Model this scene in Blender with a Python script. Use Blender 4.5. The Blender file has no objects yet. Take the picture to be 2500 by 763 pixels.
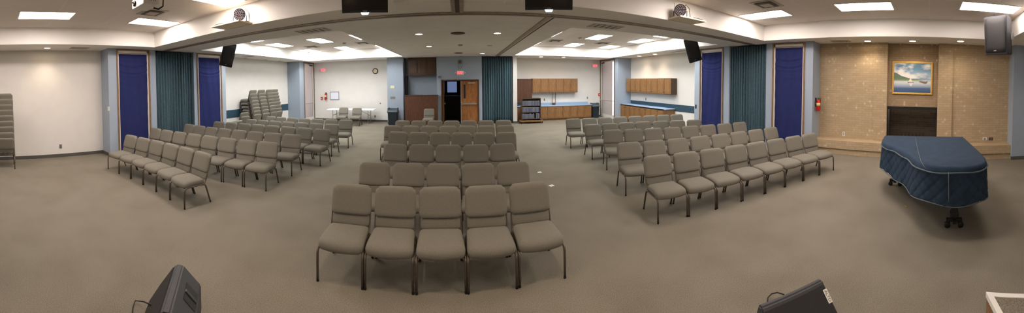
import bpy, bmesh, math, random
from mathutils import Vector, Matrix
random.seed(7)
PI = math.pi
SC = bpy.context.scene
COL = SC.collection

# ------------------------------------------------------------------ camera
F, YC, AX, PITCH, ROLL, CH = 723.0, 217.65, 1128.0, .0242, .01, 2.10
cp, sp, cr, sr = math.cos(PITCH), math.sin(PITCH), math.cos(ROLL), math.sin(ROLL)
RM = Matrix(((cr, 0, -sr), (0, 1, 0), (sr, 0, cr))) @ Matrix(((1, 0, 0), (0, cp, -sp), (0, sp, cp)))
cam = bpy.data.cameras.new('camera')
cam.type = 'PANO'
cam.clip_start = .02
cam.clip_end = 200
for c in (cam,):
    if hasattr(c, 'central_cylindrical_range_u_min'):
        try:
            c.panorama_type = 'CENTRAL_CYLINDRICAL'
            c.central_cylindrical_range_u_min = -AX / F
            c.central_cylindrical_range_u_max = (2500 - AX) / F
            c.central_cylindrical_range_v_min = -(763 - YC) / F
            c.central_cylindrical_range_v_max = YC / F
            c.central_cylindrical_radius = 1.0
        except Exception:
            pass
camo = bpy.data.objects.new('camera', cam)
COL.objects.link(camo)
M4 = Matrix((RM[0], RM[2], -RM[1])).transposed().to_4x4()
M4.translation = Vector((0, 0, CH))
camo.matrix_world = M4
SC.camera = camo

# ------------------------------------------------------------------ exposure, world
SC.view_settings.view_transform = 'Standard'
SC.view_settings.look = 'None'
SC.view_settings.gamma = 1
SC.view_settings.use_curve_mapping = False
SC.view_settings.exposure = 1.78
TROFFER, CANLIGHT = 7.5, 7.0
W = bpy.data.worlds.new('world')
SC.world = W
W.use_nodes = True
W.node_tree.nodes['Background'].inputs[0].default_value = (.75, .85, 1, 1)
W.node_tree.nodes['Background'].inputs[1].default_value = 3.0


# ------------------------------------------------------------------ helpers
def ray(u, v):
    th = (u - AX) / F
    return RM.transposed() @ Vector((math.sin(th), math.cos(th), (YC - v) / F))


def at(u, v, x=None, y=None, z=None):
    """where the line of sight through a photo point meets a plane of the room"""
    d = ray(u, v)
    t = x / d.x if x is not None else (y / d.y if y is not None else (z - CH) / d.z)
    q = d * t
    return Vector((q.x, q.y, q.z + CH))


def lin(c):
    return tuple((x / 255 / 12.92 if x / 255 <= .04045 else ((x / 255 + .055) / 1.055) ** 2.4) for x in c)


def mat(name, rgb, rough=.8, metal=0., emit=None, strength=0., var=0., scale=8., bump=0., bscale=60., spec=.4, detail=3.):
    m = bpy.data.materials.new(name)
    m.use_nodes = True
    nt = m.node_tree
    b = nt.nodes['Principled BSDF']
    c = lin(rgb)
    b.inputs['Base Color'].default_value = (*c, 1)
    b.inputs['Roughness'].default_value = rough
    b.inputs['Metallic'].default_value = metal
    b.inputs['Specular IOR Level'].default_value = spec
    tc = nt.nodes.new('ShaderNodeTexCoord')
    if var:
        n = nt.nodes.new('ShaderNodeTexNoise')
        n.inputs['Scale'].default_value = scale
        n.inputs['Detail'].default_value = detail
        r = nt.nodes.new('ShaderNodeValToRGB')
        r.color_ramp.elements[0].position = .3
        r.color_ramp.elements[1].position = .7
        r.color_ramp.elements[0].color = (*[max(0, x * (1 - var)) for x in c], 1)
        r.color_ramp.elements[1].color = (*[min(1, x * (1 + var)) for x in c], 1)
        nt.links.new(tc.outputs['Object'], n.inputs['Vector'])
        nt.links.new(n.outputs['Fac'], r.inputs['Fac'])
        nt.links.new(r.outputs['Color'], b.inputs['Base Color'])
    if bump:
        n2 = nt.nodes.new('ShaderNodeTexNoise')
        n2.inputs['Scale'].default_value = bscale
        n2.inputs['Detail'].default_value = 4
        bp = nt.nodes.new('ShaderNodeBump')
        bp.inputs['Strength'].default_value = bump
        bp.inputs['Distance'].default_value = .01
        nt.links.new(tc.outputs['Object'], n2.inputs['Vector'])
        nt.links.new(n2.outputs['Fac'], bp.inputs['Height'])
        nt.links.new(bp.outputs['Normal'], b.inputs['Normal'])
    if emit:
        b.inputs['Emission Color'].default_value = (*lin(emit), 1)
        b.inputs['Emission Strength'].default_value = strength
    return m


def wood(name, a, bcol, axis='z', rough=.45, scale=14):
    m = mat(name, a, rough)
    nt = m.node_tree
    b = nt.nodes['Principled BSDF']
    tc = nt.nodes.new('ShaderNodeTexCoord')
    mp = nt.nodes.new('ShaderNodeMapping')
    s = {'z': (scale, scale, 1.2), 'x': (1.2, scale, scale), 'y': (scale, 1.2, scale)}[axis]
    mp.inputs['Scale'].default_value = s
    n = nt.nodes.new('ShaderNodeTexNoise')
    n.inputs['Scale'].default_value = 3
    n.inputs['Detail'].default_value = 6
    n.inputs['Distortion'].default_value = .6
    r = nt.nodes.new('ShaderNodeValToRGB')
    r.color_ramp.elements[0].position = .32
    r.color_ramp.elements[1].position = .68
    r.color_ramp.elements[0].color = (*lin(bcol), 1)
    r.color_ramp.elements[1].color = (*lin(a), 1)
    L = nt.links.new
    L(tc.outputs['Object'], mp.inputs['Vector'])
    L(mp.outputs['Vector'], n.inputs['Vector'])
    L(n.outputs['Fac'], r.inputs['Fac'])
    L(r.outputs['Color'], b.inputs['Base Color'])
    return m


def brick_mat(name, c1, c2, mortar, uv=('Y', 'Z'), spots=True, bw=.21, rh=.068):
    m = mat(name, c1, .75)
    nt = m.node_tree
    b = nt.nodes['Principled BSDF']
    L = nt.links.new
    tc = nt.nodes.new('ShaderNodeTexCoord')
    sx = nt.nodes.new('ShaderNodeSeparateXYZ')
    cx = nt.nodes.new('ShaderNodeCombineXYZ')
    L(tc.outputs['Object'], sx.inputs[0])
    ad = nt.nodes.new('ShaderNodeMath')
    ad.operation = 'ADD'
    L(sx.outputs['X'], ad.inputs[0])
    L(sx.outputs['Y'], ad.inputs[1])
    L(ad.outputs[0], cx.inputs['X'])
    L(sx.outputs['Z'], cx.inputs['Y'])
    br = nt.nodes.new('ShaderNodeTexBrick')
    br.inputs['Scale'].default_value = 1
    br.inputs['Brick Width'].default_value = bw
    br.inputs['Row Height'].default_value = rh
    br.inputs['Mortar Size'].default_value = .004
    br.inputs['Mortar Smooth'].default_value = .8
    br.inputs['Color1'].default_value = (*lin(c1), 1)
    br.inputs['Color2'].default_value = (*lin(c2), 1)
    br.inputs['Mortar'].default_value = (*lin(mortar), 1)
    L(cx.outputs[0], br.inputs['Vector'])
    n = nt.nodes.new('ShaderNodeTexNoise')
    n.inputs['Scale'].default_value = 1
    n.inputs['Detail'].default_value = 1
    sm = nt.nodes.new('ShaderNodeVectorMath'); sm.operation = 'SNAP'
    sm.inputs[1].default_value = (.053, .068, 1)
    sv = nt.nodes.new('ShaderNodeVectorMath'); sv.operation = 'MULTIPLY'; sv.inputs[1].default_value = (23.1, 31.7, 1)
    L(cx.outputs[0], sm.inputs[0]); L(sm.outputs[0], sv.inputs[0]); L(sv.outputs[0], n.inputs['Vector'])
    mx = nt.nodes.new('ShaderNodeMix')
    mx.data_type = 'RGBA'
    mx.blend_type = 'MIX'
    rp = nt.nodes.new('ShaderNodeValToRGB')
    rp.color_ramp.elements[0].position = .66
    rp.color_ramp.elements[1].position = .72
    L(n.outputs['Fac'], rp.inputs['Fac'])
    mu = nt.nodes.new('ShaderNodeMath')
    mu.operation = 'MULTIPLY'
    mu.inputs[1].default_value = .4 if spots else 0
    L(rp.outputs['Color'], mu.inputs[0])
    L(mu.outputs[0], mx.inputs['Factor'])
    L(br.outputs['Color'], mx.inputs['A'])
    mx.inputs['B'].default_value = (*lin((222, 208, 182)), 1)
    L(mx.outputs['Result'], b.inputs['Base Color'])
    bp = nt.nodes.new('ShaderNodeBump')
    bp.inputs['Strength'].default_value = .3
    bp.inputs['Distance'].default_value = .006
    bp.invert = True
    L(br.outputs['Fac'], bp.inputs['Height'])
    L(bp.outputs['Normal'], b.inputs['Normal'])
    return m


def mesh_obj(name, bm, m, parent=None, smooth=False):
    me = bpy.data.meshes.new(name)
    bmesh.ops.recalc_face_normals(bm, faces=bm.faces)
    bm.to_mesh(me)
    bm.free()
    if smooth:
        for p in me.polygons:
            p.use_smooth = True
    for q in (m if isinstance(m, (list, tuple)) else [m]):
        me.materials.append(q)
    o = bpy.data.objects.new(name, me)
    COL.objects.link(o)
    if parent is not None:
        o.parent = parent
    return o


def B():
    return bmesh.new()


def box(bm, x0, x1, y0, y1, z0, z1, bev=0, mi=0):
    vs = [bm.verts.new((x, y, z)) for x in (min(x0, x1), max(x0, x1)) for y in (min(y0, y1), max(y0, y1)) for z in (min(z0, z1), max(z0, z1))]
    fs = []
    for f in ((0, 1, 3, 2), (4, 6, 7, 5), (0, 4, 5, 1), (2, 3, 7, 6), (0, 2, 6, 4), (1, 5, 7, 3)):
        fc = bm.faces.new([vs[i] for i in f])
        fc.material_index = mi
        fs.append(fc)
    if bev:
        es = list({e for f in fs for e in f.edges})
        bmesh.ops.bevel(bm, geom=es, offset=bev, segments=2, affect='EDGES', profile=.6)
    return vs


def tube(bm, pts, r, n=8, cap=True, taper=None):
    pts = [Vector(p) for p in pts]
    rings = []
    up = Vector((0, 0, 1))
    for i, p in enumerate(pts):
        d = (pts[min(i + 1, len(pts) - 1)] - pts[max(i - 1, 0)]).normalized()
        a = d.cross(up if abs(d.z) < .95 else Vector((1, 0, 0))).normalized()
        b = d.cross(a).normalized()
        rr = r if taper is None else r * taper[i]
        rings.append([bm.verts.new(p + a * math.cos(2 * PI * k / n) * rr + b * math.sin(2 * PI * k / n) * rr) for k in range(n)])
        if i and rings[i - 1]:
            # keep rings aligned
            pr = rings[i - 1]
            best = min(range(n), key=lambda s: sum((rings[i][(k + s) % n].co - p - (pr[k].co - pts[i - 1])).length for k in range(n)))
            rings[i] = rings[i][best:] + rings[i][:best]
    for i in range(len(rings) - 1):
        for k in range(n):
            bm.faces.new((rings[i][k], rings[i][(k + 1) % n], rings[i + 1][(k + 1) % n], rings[i + 1][k]))
    if cap:
        bm.faces.new(rings[0][::-1])
        bm.faces.new(rings[-1])


def lathe(bm, prof, n=24, c=(0, 0, 0), axis='z', cap=True):
    rings = []
    for r, h in prof:
        ring = []
        for k in range(n):
            a = 2 * PI * k / n
            u, v = r * math.cos(a), r * math.sin(a)
            p = {'z': (u, v, h), 'y': (u, h, v), 'x': (h, u, v)}[axis]
            ring.append(bm.verts.new((c[0] + p[0], c[1] + p[1], c[2] + p[2])))
        rings.append(ring)
    for i in range(len(rings) - 1):
        for k in range(n):
            bm.faces.new((rings[i][k], rings[i][(k + 1) % n], rings[i + 1][(k + 1) % n], rings[i + 1][k]))
    if not cap:
        for k in range(n):
            bm.faces.new((rings[-1][k], rings[-1][(k + 1) % n], rings[0][(k + 1) % n], rings[0][k]))
        return
    bm.faces.new(rings[0][::-1])
    bm.faces.new(rings[-1])


def prism(bm, poly, a, b, fn):
    """poly in 2D extruded from a to b; fn(p, h) -> 3D"""
    lo = [bm.verts.new(fn(p, a)) for p in poly]
    hi = [bm.verts.new(fn(p, b)) for p in poly]
    n = len(poly)
    bm.faces.new(lo[::-1])
    bm.faces.new(hi)
    for k in range(n):
        bm.faces.new((lo[k], lo[(k + 1) % n], hi[(k + 1) % n], hi[k]))


def cushion(bm, w, d, h, r, fn=None, n=8, nz=4):
    """soft box centred on the origin, deformed by fn"""
    verts = {}

    def V(i, j, k):
        key = (i, j, k)
        if key not in verts:
            def g(t, m, half):
                s = -half + 2 * half * t / m
                return s
            p = Vector((g(i, n, w / 2), g(j, n, d / 2), g(k, nz, h / 2)))
            rr = min(r, h / 2, d / 2, w / 2)
            q = Vector((max(-w / 2 + rr, min(w / 2 - rr, p.x)), max(-d / 2 + rr, min(d / 2 - rr, p.y)), max(-h / 2 + rr, min(h / 2 - rr, p.z))))
            e = p - q
            if e.length > 1e-9:
                p = q + e.normalized() * rr
            if fn:
                p = Vector(fn(p))
            verts[key] = bm.verts.new(p)
        return verts[key]
    for a in range(n):
        for b in range(n):
            for k, fl in ((0, 1), (nz, 0)):
                f = (V(a, b, k), V(a + 1, b, k), V(a + 1, b + 1, k), V(a, b + 1, k))
                bm.faces.new(f[::-1] if fl else f)
        for b in range(nz):
            for j in (0, n):
                bm.faces.new((V(a, j, b), V(a + 1, j, b), V(a + 1, j, b + 1), V(a, j, b + 1)))
                bm.faces.new((V(j, a, b), V(j, a + 1, b), V(j, a + 1, b + 1), V(j, a, b + 1)))


def tag(o, label, cat, group=None, kind=None):
    o['label'] = label
    o['category'] = cat
    if group:
        o['group'] = group
    if kind:
        o['kind'] = kind
    return o


def thing(name, label, cat, loc=(0, 0, 0), rz=0, group=None):
    o = bpy.data.objects.new(name, None)
    o.empty_display_size = .1
    COL.objects.link(o)
    o.location = loc
    o.rotation_euler = (0, 0, rz)
    return tag(o, label, cat, group)


def struct(name, bm, m, parent=None, smooth=False):
    o = mesh_obj(name, bm, m, parent, smooth)
    if parent is None:
        o['kind'] = 'structure'
    return o


def dup(root, loc, rz, label, group=None, scale=None):
    r = root.copy()
    COL.objects.link(r)
    r.location = loc
    r.rotation_euler = (0, 0, rz)
    r['label'] = label
    if group:
        r['group'] = group
    if scale:
        r.scale = scale
    for ch in list(root.children):
        c = ch.copy()
        COL.objects.link(c)
        c.parent = r
        for g in ch.children:
            d = g.copy()
            COL.objects.link(d)
            d.parent = c
    return r


def text(body, size, m, parent, loc, rot, name='lettering', depth=.002, align='CENTER'):
    cu = bpy.data.curves.new(name, 'FONT')
    cu.body = body
    cu.size = size
    cu.extrude = depth
    cu.align_x = align
    cu.align_y = 'CENTER'
    tmp = bpy.data.objects.new('tmp', cu)
    COL.objects.link(tmp)
    dg = bpy.context.evaluated_depsgraph_get()
    me = bpy.data.meshes.new_from_object(tmp.evaluated_get(dg))
    bpy.data.objects.remove(tmp)
    me.materials.clear()
    me.materials.append(m)
    o = bpy.data.objects.new(name, me)
    COL.objects.link(o)
    o.parent = parent
    o.location = loc
    o.rotation_euler = rot
    return o


# ------------------------------------------------------------------ materials
mWhite = mat('white wall paint', (222, 219, 214), .85, var=.02, scale=3)
mSoffit = mat('soffit paint', (234, 230, 222), .85, var=.03, scale=2)
mFascia = mat('fascia paint', (242, 239, 234), .85, var=.015, scale=2)
mBlue = mat('pale blue paint', (157, 169, 184), .8, var=.02, scale=3)
mBase = mat('rubber baseboard', (86, 84, 80), .6)
mTealPaint = mat('dark teal paint', (44, 72, 88), .7)
mFrameWood = wood('window frame wood', (150, 120, 88), (112, 86, 60))
mOak = wood('oak cabinet', (150, 112, 72), (116, 82, 50), 'z')
mOakDark = wood('stained oak', (92, 68, 48), (66, 46, 32), 'z')
mPanelWood = wood('reddish wood panel', (98, 64, 44), (78, 48, 34), 'z', scale=6)
mDoorWood = wood('door veneer', (160, 108, 62), (128, 82, 46), 'z', scale=5, rough=.35)
mLaminate = mat('pale blue laminate', (150, 176, 205), .5, var=.04, scale=30)
mFabric = mat('taupe chair fabric', (124, 120, 110), .95, var=.13, scale=140, bump=.25, bscale=260, spec=.15, detail=2)
mBronze = mat('bronze chair frame', (104, 96, 88), .36, metal=.7, var=.25, scale=120)
mGlide = mat('black rubber glide', (24, 23, 22), .7)
mSteel = mat('brushed steel', (190, 190, 188), .35, metal=.9)
mBlack = mat('black plastic', (30, 29, 29), .5, var=.1, scale=40)
mBlackG = mat('dark speaker plastic', (58, 58, 62), .55, var=.08, scale=60, bump=.15, bscale=300)
mGrille = mat('black speaker grille', (32, 30, 31), .65, bump=.5, bscale=400)
mScreen = mat('television screen', (24, 21, 21), .22)
mCloth = mat('royal blue cloth', (42, 48, 94), .9, var=.06, scale=5, bump=.2, bscale=200, spec=.1)
mLiner = mat('white liner', (228, 220, 214), .8)
mPlastW = mat('white plastic', (226, 224, 218), .5)
mIvory = mat('ivory plate', (222, 222, 190), .5)
mGreyP = mat('grey plate', (128, 128, 126), .5)
mRed = mat('red paint', (196, 30, 34), .4)
mGold = mat('gilt frame', (206, 164, 74), .4, metal=.35, var=.15, scale=30)
mGreyPl = mat('grey plastic', (88, 98, 108), .55)
mCan = mat('dark grey bin plastic', (46, 54, 62), .55)
mTable = mat('white table plastic', (238, 240, 244), .5)
mVent = mat('vent metal', (190, 182, 170), .6)
mVentDark = mat('vent shadow gap', (96, 86, 76), .8)
mRail = mat('partition track', (160, 146, 130), .5, metal=.3, var=.2, scale=12)
mRailD = mat('partition track slot', (84, 72, 60), .6)
mPiano = mat('navy quilted cover', (44, 60, 78), .85, var=.12, scale=6, spec=.2)
mPiping = mat('grey piping', (92, 104, 110), .8)
mHall = mat('dark hall wall', (96, 106, 140), .8)
mHallFloor = mat('dark hall carpet', (62, 68, 84), .95)
mExit = mat('exit red glow', (255, 60, 80), .5, emit=(255, 30, 60), strength=1.1)
mLampOn = mat('fluorescent diffuser warm white', (255, 255, 255), .5, emit=(255, 240, 231), strength=TROFFER)
mLampRear = mat('fluorescent diffuser cool white', (255, 255, 255), .5, emit=(252, 252, 250), strength=TROFFER)
mCanOn = mat('lit recessed bulb', (255, 255, 255), .5, emit=(255, 226, 184), strength=CANLIGHT)
mCanOff = mat('unlit can', (120, 104, 88), .6)
mMetalD = mat('dark metal', (40, 38, 38), .5, metal=.5)
mCream = mat('cream painted board', (226, 214, 186), .6)
mPink = mat('sunlit stucco', (226, 196, 186), .9, var=.08, scale=12)
mPaper = mat('white paper', (236, 232, 226), .8)
mBook = [mat('book cloth %d' % i, c, .7) for i, c in enumerate([(84, 90, 108), (96, 100, 114), (74, 80, 98), (108, 110, 120), (46, 62, 128)])]

# carpet: short loop pile with faint traffic stains
mCarpet = mat('grey-brown carpet', (124, 118, 102), .95, spec=.1)
nt = mCarpet.node_tree
b = nt.nodes['Principled BSDF']
tc = nt.nodes.new('ShaderNodeTexCoord')
n1 = nt.nodes.new('ShaderNodeTexNoise'); n1.inputs['Scale'].default_value = 150; n1.inputs['Detail'].default_value = 8; n1.inputs['Roughness'].default_value = .85
n2 = nt.nodes.new('ShaderNodeTexNoise'); n2.inputs['Scale'].default_value = 1.6; n2.inputs['Detail'].default_value = 5
r1 = nt.nodes.new('ShaderNodeValToRGB')
r1.color_ramp.elements[0].position = .41; r1.color_ramp.elements[1].position = .60
r1.color_ramp.elements[0].color = (*lin((86, 81, 72)), 1); r1.color_ramp.elements[1].color = (*lin((156, 149, 134)), 1)
r2 = nt.nodes.new('ShaderNodeValToRGB')
r2.color_ramp.elements[0].position = .3; r2.color_ramp.elements[1].position = .6
r2.color_ramp.elements[0].color = (.86, .85, .83, 1); r2.color_ramp.elements[1].color = (1, 1, 1, 1)
mx = nt.nodes.new('ShaderNodeMix'); mx.data_type = 'RGBA'; mx.blend_type = 'MULTIPLY'; mx.inputs['Factor'].default_value = 1
bp = nt.nodes.new('ShaderNodeBump'); bp.inputs['Strength'].default_value = .12; bp.inputs['Distance'].default_value = .005
L = nt.links.new
L(tc.outputs['Object'], n1.inputs['Vector']); L(tc.outputs['Object'], n2.inputs['Vector'])
L(n1.outputs['Fac'], r1.inputs['Fac']); L(n2.outputs['Fac'], r2.inputs['Fac'])
L(r1.outputs['Color'], mx.inputs['A']); L(r2.outputs['Color'], mx.inputs['B'])
L(mx.outputs['Result'], b.inputs['Base Color']); L(n1.outputs['Fac'], bp.inputs['Height']); L(bp.outputs['Normal'], b.inputs['Normal'])

# ceiling tiles with thin grid joints
mTile = mat('ceiling tile', (226, 217, 208), .9)
nt = mTile.node_tree
b = nt.nodes['Principled BSDF']
tc = nt.nodes.new('ShaderNodeTexCoord')
sx = nt.nodes.new('ShaderNodeSeparateXYZ'); L = nt.links.new
cx = nt.nodes.new('ShaderNodeCombineXYZ')
L(tc.outputs['Object'], sx.inputs[0]); L(sx.outputs['X'], cx.inputs['X']); L(sx.outputs['Y'], cx.inputs['Y'])
br = nt.nodes.new('ShaderNodeTexBrick')
br.offset = 0
br.inputs['Scale'].default_value = 1; br.inputs['Brick Width'].default_value = .66; br.inputs['Row Height'].default_value = 1.4
br.inputs['Mortar Size'].default_value = .006
br.inputs['Color1'].default_value = (*lin((226, 217, 208)), 1); br.inputs['Color2'].default_value = (*lin((220, 211, 202)), 1)
br.inputs['Mortar'].default_value = (*lin((236, 229, 220)), 1)
L(cx.outputs[0], br.inputs['Vector']); L(br.outputs['Color'], b.inputs['Base Color'])

mBrick = brick_mat('tan brick', (180, 160, 130), (172, 150, 120), (146, 127, 98))
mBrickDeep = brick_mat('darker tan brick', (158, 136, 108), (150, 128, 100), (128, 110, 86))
mSoot = brick_mat('sooty firebrick', (70, 58, 46), (58, 48, 38), (92, 80, 64), spots=False, bw=.22, rh=.07)

# glass
mGlass = bpy.data.materials.new('door glass'); mGlass.use_nodes = True
g = mGlass.node_tree.nodes['Principled BSDF']
g.inputs['Transmission Weight'].default_value = 1; g.inputs['Roughness'].default_value = .02; g.inputs['IOR'].default_value = 1.05
g.inputs['Base Color'].default_value = (.97, .97, .97, 1)

# ------------------------------------------------------------------ room shell
ZS, ZC = 3.38, 3.84
WL, WR, BK = -9.2, 8.85, -4.2
ALL, ALR = -9.25, 8.85        # rear alcove side walls
FL, FR, FC = 15.5, 15.9, 14.75  # far walls: left, right, centre
PL, PR = -8.57, 8.25          # pillar planes

bm = B(); box(bm, -9.6, 9.6, BK - .2, 16.2, -.12, 0); struct('floor', bm, mCarpet)
bm = B()
for q in ((-9.6, -8, BK, 16.2), (7.7, 9.6, BK, 16.2), (-8, 7.7, 4.75, 6.6), (-8, 7.7, 14.1, 16.2), (-1.5, 1.5, -2.1, 4.75), (-2.85, 2.55, 6.6, 14.1), (-8, 7.7, BK, -2.1)):
    box(bm, *q, ZS + .004, 4.0)
struct('ceiling_soffit', bm, mFascia)
bm = B()
for q in ((-9.6, -8, BK, 16.2), (7.7, 9.6, BK, 16.2), (-8, 7.7, 4.75, 6.6), (-8, 7.7, 14.1, 16.2), (-1.5, 1.5, -2.1, 4.75), (-2.85, 2.55, 6.6, 14.1), (-8, 7.7, BK, -2.1)):
    box(bm, *q, ZS, ZS + .006)
struct('ceiling_soffit_underside', bm, mSoffit)
bm = B()
for q in ((-8, -1.5, -2.1, 4.75), (1.5, 7.7, -2.1, 4.75), (-8, -2.85, 6.6, 14.1), (2.55, 7.7, 6.6, 14.1)):
    box(bm, *q, ZC, ZC + .1)
struct('ceiling', bm, mTile)


def wall(name, x0, x1, y0, y1, z0, z1, m):
    bm = B(); box(bm, x0, x1, y0, y1, z0, z1)
    return struct(name, bm, m)


wall('wall_left', WL - .2, WL, BK, 3.40, 0, ZS, mWhite)
wall('wall_left.001', WL, PL, 3.40, 3.55, 0, ZS, mBlue)
# left bay: pillars round two covered windows and a curtained pocket
YL = dict(a=3.40, w1=at(288, 300, x=PL).y, w1e=at(368.5, 300, x=PL).y, c=5.12, ce=6.74, w2=at(484, 300, x=PL).y, w2e=at(542.5, 250, x=PL).y, e=8.36)
YR = dict(a=3.36, w1=at(1963, 300, x=PR).y, w1e=at(1884, 300, x=PR).y, c=5.0, ce=6.52, w2=at(1765, 250, x=PR).y, w2e=at(1708, 250, x=PR).y, e=8.25)


def bay(side, X, Y, back):
    s = 1 if side == 'right' else -1
    for i, (a, e) in enumerate(((3.5 if s > 0 else 3.55, Y['w1']), (Y['w1e'], Y['c']), (Y['ce'], Y['w2']), (Y['w2e'], Y['e']))):
        bm = B(); box(bm, X, back + s * .2, a, e, 0, ZS)
        struct('wall_' + side, bm, mBlue)
    bm = B(); box(bm, X + s * .75, X + s * .9, Y['c'], Y['ce'], 0, ZS); struct('wall_' + side, bm, mBlue)


bay('left', PL, YL, WL)
bay('right', PR, YR, WR)
wall('wall_right', PR, WR, 3.36, 3.5, 0, ZS, mBlue)
wall('wall_left.010', ALL - .2, ALL, 8.36, 13.85, 0, ZS, mWhite)
wall('wall_right.010', ALR, ALR + .2, 8.25, 13.8, 0, ZS, mWhite)
XDL, XDR = -8.45, 8.02
wall('wall_left.011', ALL, XDL, 13.85, 14.0, 0, ZS, mBlue)
wall('wall_left.012', XDL - .1, XDL, 14.0, 14.3, 0, ZS, mBlue)
wall('wall_right.011', XDR, ALR, 13.8, 14.0, 0, ZS, mBlue)
wall('wall_right.012', XDR, XDR + .1, 14.0, 14.12, 0, ZS, mBlue)
wall('wall_back', ALL, -3.8, FL, FL + .2, 0, ZS, mWhite)
wall('wall_back.001', 2.72, ALR, FR, FR + .2, 0, ZS, mWhite)
wall('wall_front', -9.6, 9.6, BK - .2, BK, 0, ZS, mWhite)
# brick fireplace wall is in wall_right.020..; the pale blue wall closing it towards the stage
wall('wall_right.013', 8.35, 9.1, BK, -2.5, 0, ZS, mBlue)
# centre wall
xa = at(945.5, 220, y=FC).x; xb = at(985.5, 220, y=FC).x
wall('wall_back.002', xa, xb - .02, FC, FL + .2, 0, ZS, mBlue)
xn0 = at(989, 220, y=FC).x; xn1 = at(1066.5, 220, y=FC).x
wall('wall_back.003', xb - .02, xn1, FC + .75, FC + .9, 0, ZS, mBlue)
dx0, dx1, dzt = at(1077, 220, y=FC).x, at(1169.5, 220, y=FC).x, at(1120, 194, y=FC).z
cx0, cx1 = at(1177, 220, y=FC).x, at(1252.5, 220, y=FC).x
wall('wall_back.004', xn1, dx0, FC, FC + .9, 0, ZS, mBlue)
wall('wall_back.005', dx0, dx1, FC, FC + .9, dzt, ZS, mBlue)
wall('wall_back.006', dx1, cx0, FC, FC + .9, 0, ZS, mBlue)
wall('wall_back.007', cx0, cx1, FC + .8, FC + .95, 0, ZS, mBlue)
wall('wall_back.008', cx1, 2.78, FC, FR + .2, 0, ZS, mWhite)

# dark hall seen through the open leaf
wall('wall_hall', dx0 - 2, dx0 - 1.9, FC + .95, 19, 0, 3, mHall)
wall('wall_hall.001', dx1 + 1.6, dx1 + 1.7, FC + .95, 19, 0, 3, mHall)
wall('wall_hall.002', dx0 - 2, dx1 + 2, 19, 19.1, 0, 3, mHall)
wall('ceiling_hall', dx0 - 2, dx1 + 2, FC + .95, 19.1, 3, 3.1, mHall)
bm = B(); box(bm, dx0 - 2, dx1 + 2, FC + .95, 19.1, -.12, .003); box(bm, dx0, dx1, FC + .2, FC + .95, -.12, .003); struct('floor_hall', bm, mHallFloor)

# teal band on the rear side walls and baseboards
bm = B(); box(bm, ALL, ALL + .015, 8.37, 13.84, .70, 1.05); struct('trim_1', bm, mTealPaint)
bm = B(); box(bm, ALR - .015, ALR, 8.26, 13.79, .78, 1.08); struct('trim_2', bm, mTealPaint)
for nm, q in (('baseboard_left', (WL, WL + .012, BK, 3.39)), ('baseboard_left.001', (WL, PL, 3.388, 3.40)),
              ('baseboard_left.002', (ALL, ALL + .012, 8.37, 13.84)), ('baseboard_back', (XDL + .03, xa, FL - .012, FL)),
              ('baseboard_back.001', (7.45, XDR - .03, FR - .012, FR)), ('baseboard_right', (ALR - .012, ALR, 8.26, 10.0)),
              ('baseboard_right.001', (8.338, 8.35, BK, -2.5)), ('baseboard_right.002', (8.35, 8.40, -2.5, -2.488)),
              ('baseboard_back.002', (xa, xb - .02, FC - .012, FC)), ('baseboard_back.003', (cx1, 2.78, FC - .012, FC))):
    bm = B(); box(bm, *q, 0, .1); struct(nm, bm, mBase)

# ---- partition tracks under the soffit
bm = B()
box(bm, -8.52, 8.2, 5.42, 5.62, ZS - .022, ZS, mi=0)
box(bm, -8.52, 8.2, 5.50, 5.535, ZS - .026, ZS - .02, mi=1)
struct('trim_3', bm, [mRail, mRailD])
bm = B()
for x0, x1, k in ((-.17, -.105, 0), (-.105, -.03, 1), (-.03, .04, 0)):
    box(bm, x0, x1, -2.1, 5.42, ZS - (.022 if k == 0 else .008), ZS, mi=k)
struct('trim_4', bm, [mRail, mRailD])
xt0 = at(1345, 42, z=ZS).x
bm = B()
box(bm, xt0 - .11, xt0 - .01, 5.62, FC + .3, ZS - .022, ZS)
box(bm, xt0 + .05, xt0 + .075, 5.62, FC + .3, ZS - .012, ZS, mi=1)
struct('trim_5', bm, [mRail, mRailD])

# ---- brick fireplace wall
XB = WR
yp = [at(2138, 106, x=XB).y, at(2166, 106, x=XB).y, -.36, -.75]
zf = 1.45
hy0, hy1 = 1.20, -.32          # recess width
wall('wall_right.020', XB, XB + .4, yp[0], 3.36, .40, ZS, mBrick)
wall('wall_right.021', XB, XB + .4, -2.5, yp[3], .40, ZS, mBrick)
wall('wall_right.022', XB - .06, XB + .4, hy0, yp[0], .40, ZS, mBrick)
wall('wall_right.023', XB - .06, XB + .4, yp[3], hy1, .40, ZS, mBrick)
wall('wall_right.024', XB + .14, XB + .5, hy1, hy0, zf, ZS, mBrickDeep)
for k, q in enumerate(((XB + .7, XB + .8, hy1 - .02, hy0 + .02, .42, zf), (XB + .14, XB + .7, hy0, hy0 + .08, .42, zf), (XB + .14, XB + .7, hy1 - .08, hy1, .42, zf), (XB + .14, XB + .7, hy1, hy0, .35, .42))):
    wall('wall_right.%03d' % (30 + k), *q, mSoot)
bm = B()
box(bm, 8.45, XB + .14, -2.5, 3.36, .17, .42, bev=.01)
box(bm, 8.49, XB + .14, -2.5, 3.36, 0, .155)
box(bm, 8.56, XB + .14, -2.5, 3.36, .155, .17)
struct('trim_6', bm, mBrick)

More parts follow.
